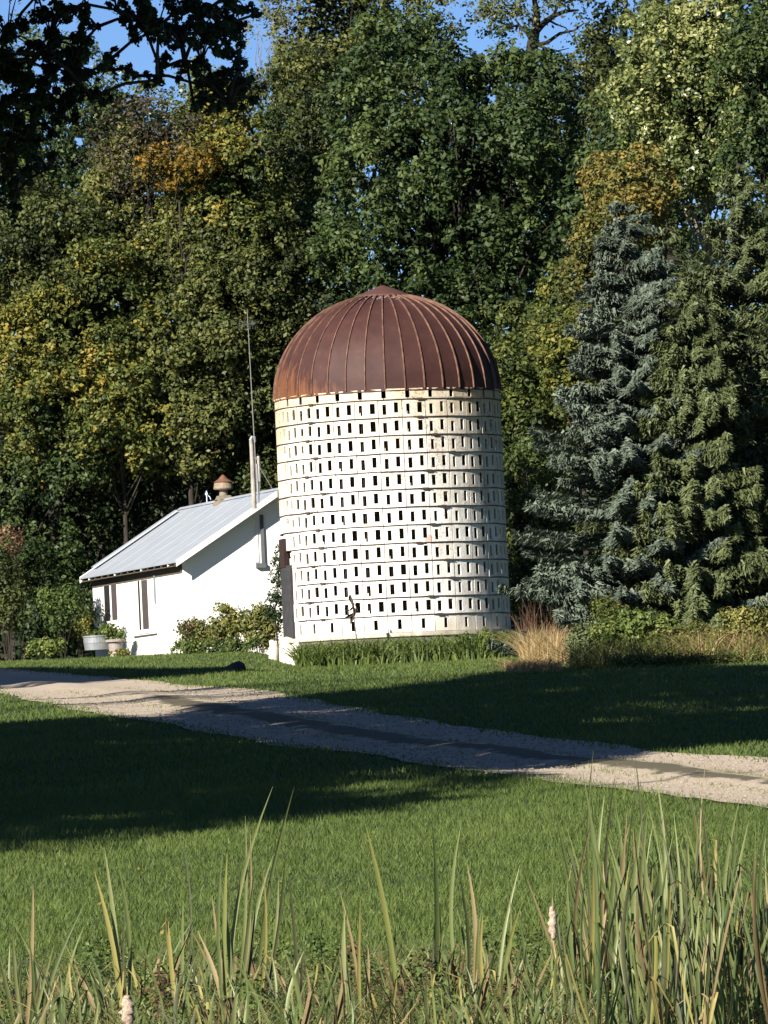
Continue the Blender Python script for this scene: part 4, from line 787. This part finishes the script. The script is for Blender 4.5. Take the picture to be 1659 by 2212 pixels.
# ---------------------------------------------------------------- cattails and marsh in the foreground
L_cat = leafmat('cattail_leaf', [(.065, .098, .030), (.13, .165, .052), (.20, .215, .08)], trans=.35, rough=.45, spec=.4)
L_caty = leafmat('yellowing_cattail_leaf', [(.13, .16, .045), (.24, .22, .06), (.31, .25, .09)], trans=.3, rough=.5)
L_catd = leafmat('dry_cattail_leaf', [(.10, .072, .032), (.20, .15, .07), (.31, .245, .135)], trans=.2, rough=.7)
L_catk = leafmat('dark_cattail_leaf', [(.04, .042, .02), (.06, .066, .028)], trans=.1, rough=.6)
CATM = dict(g=L_cat, y=L_caty, d=L_catd, k=L_catk)
def blade_mesh(tip, w_, bend, face, fold=None, segs=9):
    """ribbon leaf from the origin to tip, bowed sideways; fold: (s, drop vector) bends the end over"""
    tip = Vector(tip); L_ = tip.length; side = Vector((math.cos(face), math.sin(face), 0)); nr = Vector((-math.sin(face), math.cos(face), 0))
    V = []; 
    for i in range(segs+1):
        s = i/segs; p = tip*s+Vector((bend[0], bend[1], 0))*math.sin(math.pi*s*.9)*L_+Vector((0, 0, .02*L_*math.sin(math.pi*s)))
        if fold and s > fold[0]:
            k = (s-fold[0])/(1-fold[0]); p0_ = tip*fold[0]+Vector((bend[0], bend[1], 0))*math.sin(math.pi*fold[0]*.9)*L_
            p = p0_+Vector(fold[1])*k+Vector((0, 0, .10*math.sin(math.pi*min(1, k*1.1))*Vector(fold[1]).length))
        ww = w_*.5*(min(1, .55+s*1.2) if s < .5 else (1-(max(0, s-.55)/.45)**2.2))
        if i == segs: ww = .0008
        tw = s*.35; sd_ = side*math.cos(tw)+nr*math.sin(tw); c = nr*math.cos(tw)-side*math.sin(tw)
        V += [tuple(p-sd_*ww), tuple(p+c*ww*.35), tuple(p+sd_*ww)]
    Fc = []
    for i in range(segs):
        a = 3*i; Fc += [(a, a+1, a+4, a+3), (a+1, a+2, a+5, a+4)]
    return V, Fc
def add_leaf(par, tip, w_, col, bend=None, fold=None, root=(0, 0, 0)):
    bend = bend or (random.uniform(-.04, .04), random.uniform(-.04, .04)); V, Fc = blade_mesh(tip, w_, bend, random.uniform(-.45, .35), fold)
    T = np.clip(np.full(len(V), random.random())+rng.normal(size=len(V))*.05+np.linspace(-.15, .2, len(V)), 0, 1)
    return link('leaf', np_mesh('leaf', V, Fc, T), CATM[col], par, root)
CG = 'cattails in the foreground marsh'
def cattail(label, ub, Y, tips, group=CG):
    """tips: (u, v, colour, width in px, fold or None)"""
    b0 = P(ub, 2212, Y); gz = tz(Y); b0 = Vector((b0.x, Y, gz)); t = thing('cattail_plant', label, 'cattail', b0, group)
    for tp in tips:
        u, v, c, wpx = tp[:4]; fold = tp[4] if len(tp) > 4 else None
        y = Y+random.uniform(-.15, .15); p = P(u, v, y)-b0
        add_leaf(t, p, wpx*.85*Y/F, c, (random.uniform(-.075, .075), 0), fold, (random.uniform(-.03, .03), random.uniform(-.03, .03), 0))
    return t
dn = lambda x, z: (x, 0, z)
cattail('three pale blades fanned out, leftmost tall cattail in the centre left gap', 262, 38.5, [(192, 1882, 'y', 12), (217, 1831, 'g', 12), (243, 1861, 'g', 10), (250, 1990, 'k', 7), (262, 1960, 'k', 6)], None)
cattail('tan straight blade at the far left of the foreground', 52, 37.5, [(77, 1907, 'd', 10), (25, 2010, 'g', 11), (0, 2046, 'g', 12), (68, 2030, 'g', 9)], None)
cattail('single blade leaning right near the left foreground edge', 60, 38.2, [(179, 1952, 'g', 9), (128, 2040, 'g', 8), (95, 2080, 'd', 8)], None)
cattail('thin brown spiked stalk left of the tallest cattail bunch', 400, 39.5, [(395, 1825, 'k', 5), (397, 1944, 'g', 9), (405, 2030, 'k', 6)], None)
cattail('yellow blade with bent over tip left of centre foreground', 392, 38.6, [(366, 1955, 'y', 11, (.93, dn(-.04, -.07))), (352, 1972, 'y', 8), (306, 2012, 'g', 7)], None)
cattail('tallest bunch of cattail blades in the left half', 500, 38, [(496, 1831, 'g', 9), (504, 1844, 'y', 11), (527, 1762, 'g', 9), (533, 1790, 'd', 7), (474, 1904, 'g', 11), (450, 1934, 'd', 9), (606, 1698, 'g', 10), (551, 1860, 'g', 9), (432, 2010, 'd', 11), (540, 1950, 'k', 8), (515, 1925, 'k', 7)], None)
cattail('pair of arching tall blades right of the tallest bunch', 545, 39, [(640, 1700, 'g', 11), (606, 1823, 'k', 8), (604, 1847, 'g', 11), (588, 1900, 'g', 9), (560, 1880, 'y', 8), (575, 2000, 'd', 9)], None)
cattail('dark bare stalk right of the tallest bunch', 652, 38.8, [(628, 1889, 'k', 9), (655, 2050, 'k', 8), (640, 2090, 'd', 9)], None)
cattail('blades with crossed tan stem near the middle', 770, 38.2, [(719, 1924, 'd', 7), (746, 1969, 'g', 13), (771, 1943, 'y', 9), (800, 2040, 'd', 9), (700, 2060, 'g', 8)], None)
cattail('long leaning blade with brown tip in the middle foreground', 880, 38.7, [(797, 1780, 'y', 13), (866, 2062, 'd', 9, (.9, dn(.08, -.16))), (850, 2100, 'd', 8), (858, 2000, 'k', 8), (895, 2110, 'g', 10)], None)
cattail('broad upright green blade right of the leaning one', 925, 39, [(922, 1781, 'g', 14), (930, 1885, 'y', 9), (953, 1903, 'k', 9), (912, 2050, 'g', 10), (940, 2070, 'd', 10)], None)
cattail('upright blades with a tan folded tip right of the centre', 1015, 38.6, [(1014, 1774, 'g', 10), (1007, 1865, 'd', 12), (995, 1872, 'k', 9), (1026, 1970, 'g', 9), (985, 1960, 'g', 8), (945, 2020, 'g', 9, (.92, dn(-.14, -.05)))], None)
cattail('blades with a broken crossed tip between centre and right', 1075, 38.3, [(1059, 1969, 'y', 10), (1080, 2010, 'g', 10), (1100, 1940, 'g', 8), (1137, 1950, 'y', 10), (1095, 2090, 'd', 11), (1131, 1869, 'g', 9)], None)
cattail('outer left blades of the dense right clump', 1265, 38, [(1243, 1664, 'g', 10), (1283, 1828, 'y', 15), (1222, 1896, 'g', 11), (1303, 1750, 'd', 9), (1290, 1860, 'd', 10), (1250, 1990, 'd', 9), (1262, 2015, 'y', 9), (1275, 1920, 'k', 9), (1230, 2030, 'g', 10)], None)
cattail('tallest dark stalk and blades of the dense right clump', 1330, 38.4, [(1300, 1618, 'g', 9), (1339, 1672, 'k', 9), (1364, 1628, 'k', 7), (1318, 1740, 'g', 14), (1360, 1750, 'd', 10), (1345, 1790, 'g', 12), (1312, 1850, 'g', 10), (1370, 1860, 'y', 10), (1336, 1880, 'k', 12), (1350, 1960, 'g', 10)], None)
cattail('wide central green blades of the dense right clump', 1392, 37.8, [(1381, 1821, 'g', 17), (1397, 1659, 'g', 8), (1412, 1737, 'g', 9), (1393, 1770, 'g', 13), (1374, 1800, 'y', 11), (1415, 1790, 'g', 12), (1430, 1960, 'k', 12), (1402, 1870, 'g', 13), (1385, 2000, 'd', 10)], None)
cattail('long blade with tan tip leaning left in the right clump', 1530, 37.9, [(1430, 1818, 'y', 14), (1473, 1838, 'g', 13), (1456, 1820, 'g', 9), (1465, 1870, 'g', 10), (1540, 1845, 'y', 10), (1512, 1708, 'k', 9), (1530, 1800, 'k', 8), (1453, 1950, 'd', 12), (1505, 2060, 'd', 11)], None)
cattail('blades bent sideways near the right edge', 1585, 38.2, [(1541, 1647, 'd', 5), (1595, 1770, 'g', 15), (1555, 1766, 'y', 11, (.93, dn(-.12, -.02))), (1613, 1723, 'g', 11), (1570, 1850, 'd', 10), (1600, 1850, 'g', 12), (1560, 1990, 'g', 9), (1572, 1800, 'g', 9, (.85, dn(-.16, -.1))), (1545, 1900, 'g', 9), (1610, 1960, 'k', 9)], None)
cattail('cattail blades cut by the right edge of the picture', 1650, 38, [(1630, 1780, 'g', 11), (1655, 1820, 'g', 11), (1640, 1900, 'd', 11), (1618, 1930, 'k', 11), (1665, 1740, 'g', 10), (1640, 1990, 'd', 10), (1600, 1800, 'k', 9, (.85, dn(-.2, -.08)))], None)
# old fluffy seed heads
m, t, n, l, b = mat_new('cattail_fluff'); g = n.new('ShaderNodeNewGeometry'); n1 = noise(n, l, g.outputs['Position'], 60, 5, .7); r = ramp(n, [(.3, (.20, .13, .09)), (.65, (.46, .37, .29))]); l.new(n1.outputs[0], r.inputs[0]); l.new(r.outputs[0], b.inputs['Base Color']); b.inputs['Roughness'].default_value = 1
bp = n.new('ShaderNodeBump'); bp.inputs['Strength'].default_value = 1; bp.inputs['Distance'].default_value = .01; l.new(n1.outputs[0], bp.inputs['Height']); l.new(bp.outputs[0], b.inputs['Normal']); M_fluff = m
def head(label, u, v0, v1, Y, rpx):
    b0 = P(u+12, 2212, Y); b0 = Vector((b0.x, Y, tz(Y))); t = thing('cattail_head_stalk', label, 'cattail', b0, None); p0 = P(u, v1, Y)-b0; p1 = P(u-2, v0, Y)-b0; r_ = rpx*Y/F
    MB().tube([(0, 0, 0), p0*.6+Vector((.02, 0, 0)), p0, p1, p1+Vector((.004, 0, .05))], [.006, .005, .004, .003, .001], 5).build('stem', simple('dry_stem', (.36, .27, .17), .9, (.25, .18, .11), 20), t)
    mb = MB(); N_ = 12
    for i in range(N_+1):
        s = i/N_; c = p0.lerp(p1, s); rr = r_*math.sin(math.pi*min(max(s, .02), .98))**.35*(1+.25*math.sin(i*2.3)+.1*random.random())
        for j in range(10):
            a = 2*math.pi*j/10; k = rr*(1+.18*math.sin(3*a+i*1.7)+.12*random.random()); mb.v.append((c.x+k*math.cos(a)+.15*r_*math.sin(i), c.y+k*math.sin(a), c.z))
    for i in range(N_):
        for j in range(10): q_ = i*10; mb.f.append((q_+j, q_+(j+1) % 10, q_+10+(j+1) % 10, q_+10+j))
    mb.f += [tuple(range(10))[::-1], tuple(range(N_*10, N_*10+10))]; mb.build('seed_head', M_fluff, t, smooth=True)
head('fluffy pale cattail head left of the dense right clump', 1195, 1958, 2030, 38.6, 8); head('fluffy white cattail head low at the lower left', 277, 2150, 2222, 37.4, 13); head('small fluffy cattail head at the lower right corner', 1630, 2120, 2160, 38.4, 8)
# broad dry husk
b0 = P(488, 2212, 37.3); b0 = Vector((b0.x, 37.3, tz(37.3))); t = thing('dry_cattail_husk', 'broad curled tan husk at the bottom of the left bunch', 'husk', b0)
for (u, v, w_, fd) in ((478, 2128, 26, (.86, dn(.03, -.14))), (500, 2130, 30, (.88, dn(.01, -.17))), (462, 2165, 12, (.8, dn(-.07, -.14)))): add_leaf(t, P(u, v, 37.3)-b0, w_*37.3/F, 'd', (0, 0), fd)
# the many smaller plants: a few patterns copied, each leaf a part of its plant
protos = []
for k in range(8):
    t = thing('cattail_plant', 'low mixed green and tan cattail among the foreground marsh plants', 'cattail', (0, 0, -50), CG)
    nl = random.randint(5, 8); dry = k % 4 == 0
    for i in range(nl):
        h = random.uniform(.45, 1.0); a = random.uniform(0, 6.28); ln = random.uniform(.03, .32)*h; c = random.choice('ddygg' if dry else 'ggggggyk')
        fold = None
        if random.random() < (.5 if dry else .15): fold = (random.uniform(.6, .85), (random.uniform(-.2, .2), random.uniform(-.1, .1), -random.uniform(.05, .25)))
        add_leaf(t, (math.cos(a)*ln, math.sin(a)*ln, h), random.uniform(.012, .024), c, (random.uniform(-.12, .12), random.uniform(-.05, .05)), fold)
    protos.append(t)
used = set()
HERO = [(30, 'the far left tan blade'), (105, 'the single blade leaning right'), (195, 'the thin green grass gap'), (262, 'the three fanned blades'), (392, 'the bent yellow blade'), (485, 'the broad tan husk'), (540, 'the tallest left bunch'), (652, 'the dark bare stalk'), (770, 'the crossed tan stem'), (880, 'the long leaning blade'), (930, 'the broad upright blade'), (1015, 'the folded tan tip'), (1080, 'the broken crossed tip'), (1140, 'the last gap of lawn'), (1200, 'the fluffy pale head'), (1265, 'the outer right clump'), (1330, 'the tallest dark stalk'), (1392, 'the wide central blades'), (1460, 'the tan tipped leaning blade'), (1530, 'the thin dark spikes'), (1590, 'the sideways bent blades'), (1650, 'the blades cut by the edge')]
spots = []
for i in range(320):
    u = random.uniform(-60, 1720); dens = 1 if u > 1180 else (.62 if 380 < u < 1180 else .5)
    if random.random() > dens: continue
    Y = random.uniform(36.2, 40.5); hs = random.uniform(.4, .85)*(1.62 if u > 1220 else .85)
    spots.append((u, Y, hs))
for i, (u, Y, hs) in enumerate(spots):
    k = i % 8; x = P(u, 2150, Y).x; src = protos[k]
    if k not in used: o = src; used.add(k)
    else:
        o = src.copy(); COL.objects.link(o)
        for ch in list(src.children):
            c = ch.copy(); COL.objects.link(c); c.parent = o
    o.location = (x, Y, tz(Y)); o.rotation_euler.z = random.uniform(-1, 1)+(3.14 if random.random() < .5 else 0); o.scale = (1, 1, hs)
    hu, hn = min(HERO, key=lambda q: abs(q[0]-u)); tone = 'mostly dry tan' if k % 4 == 0 else 'green and tan'
    o['label'] = 'low %s cattail just %s %s, %s' % (tone, 'left of' if u < hu else 'right of', hn, 'in front' if Y < 38.1 else 'behind')
    o['group'] = '%s cattails %s %s, %s' % (tone, 'left of' if u < hu else 'right of', hn, 'near' if Y < 38.1 else 'far')
# undergrowth
def undergrowth(n_cl, Yr, hr, mat, label, tint, size, name):
    cc = []; 
    for i in range(n_cl):
        Y = random.uniform(*Yr); x = random.uniform(-1, 1)*(.0553*Y+.5); pt_ = 1+.5*math.sin(x*5+Y)+.3*math.sin(x*13); cc.append((x, Y, tz(Y)+random.uniform(*hr)*max(.2, pt_)))
    cc = np.array(cc); V, Fc, T = clump_leaves(cc, .05+.07*rng.random(n_cl), 34, size, np.clip(rng.normal(tint, .2, n_cl), 0, 1), spread=.9, flat=1.2)
    tag(link(name, np_mesh(name, V, Fc, T), mat), label, 'undergrowth', None, 'stuff')
undergrowth(2000, (37.5, 43.2), (.0, .24), L_weed, 'tangled green undergrowth along the marsh edge', .38, .032, 'undergrowth')
undergrowth(500, (37.5, 41), (.0, .24), L_red, 'brown dead undergrowth between the cattails', .35, .028, 'dead_undergrowth')
def marsh_grass():
    def area(n_):
        Yv = rng.uniform(37, 43.5, n_); return rng.uniform(-1, 1, n_)*(.0553*Yv+.5), Yv
    for nm, mt, n_, hr, lb in (('marsh_grass', L_cat, 24000, (.15, .55), 'long thin green grass at the marsh edge'), ('dry_marsh_grass', L_tan, 14000, (.10, .45), 'long thin tan grass at the marsh edge')):
        X, Yv = area(n_); a = (X, Yv); blades(lb, nm, 0, 1659, (37, 43.5), hr, n_, mt, 'grass', 'stuff', 1.1, (.005, .012), .4, .25, 3, area=lambda k, a=a: a)
marsh_grass()
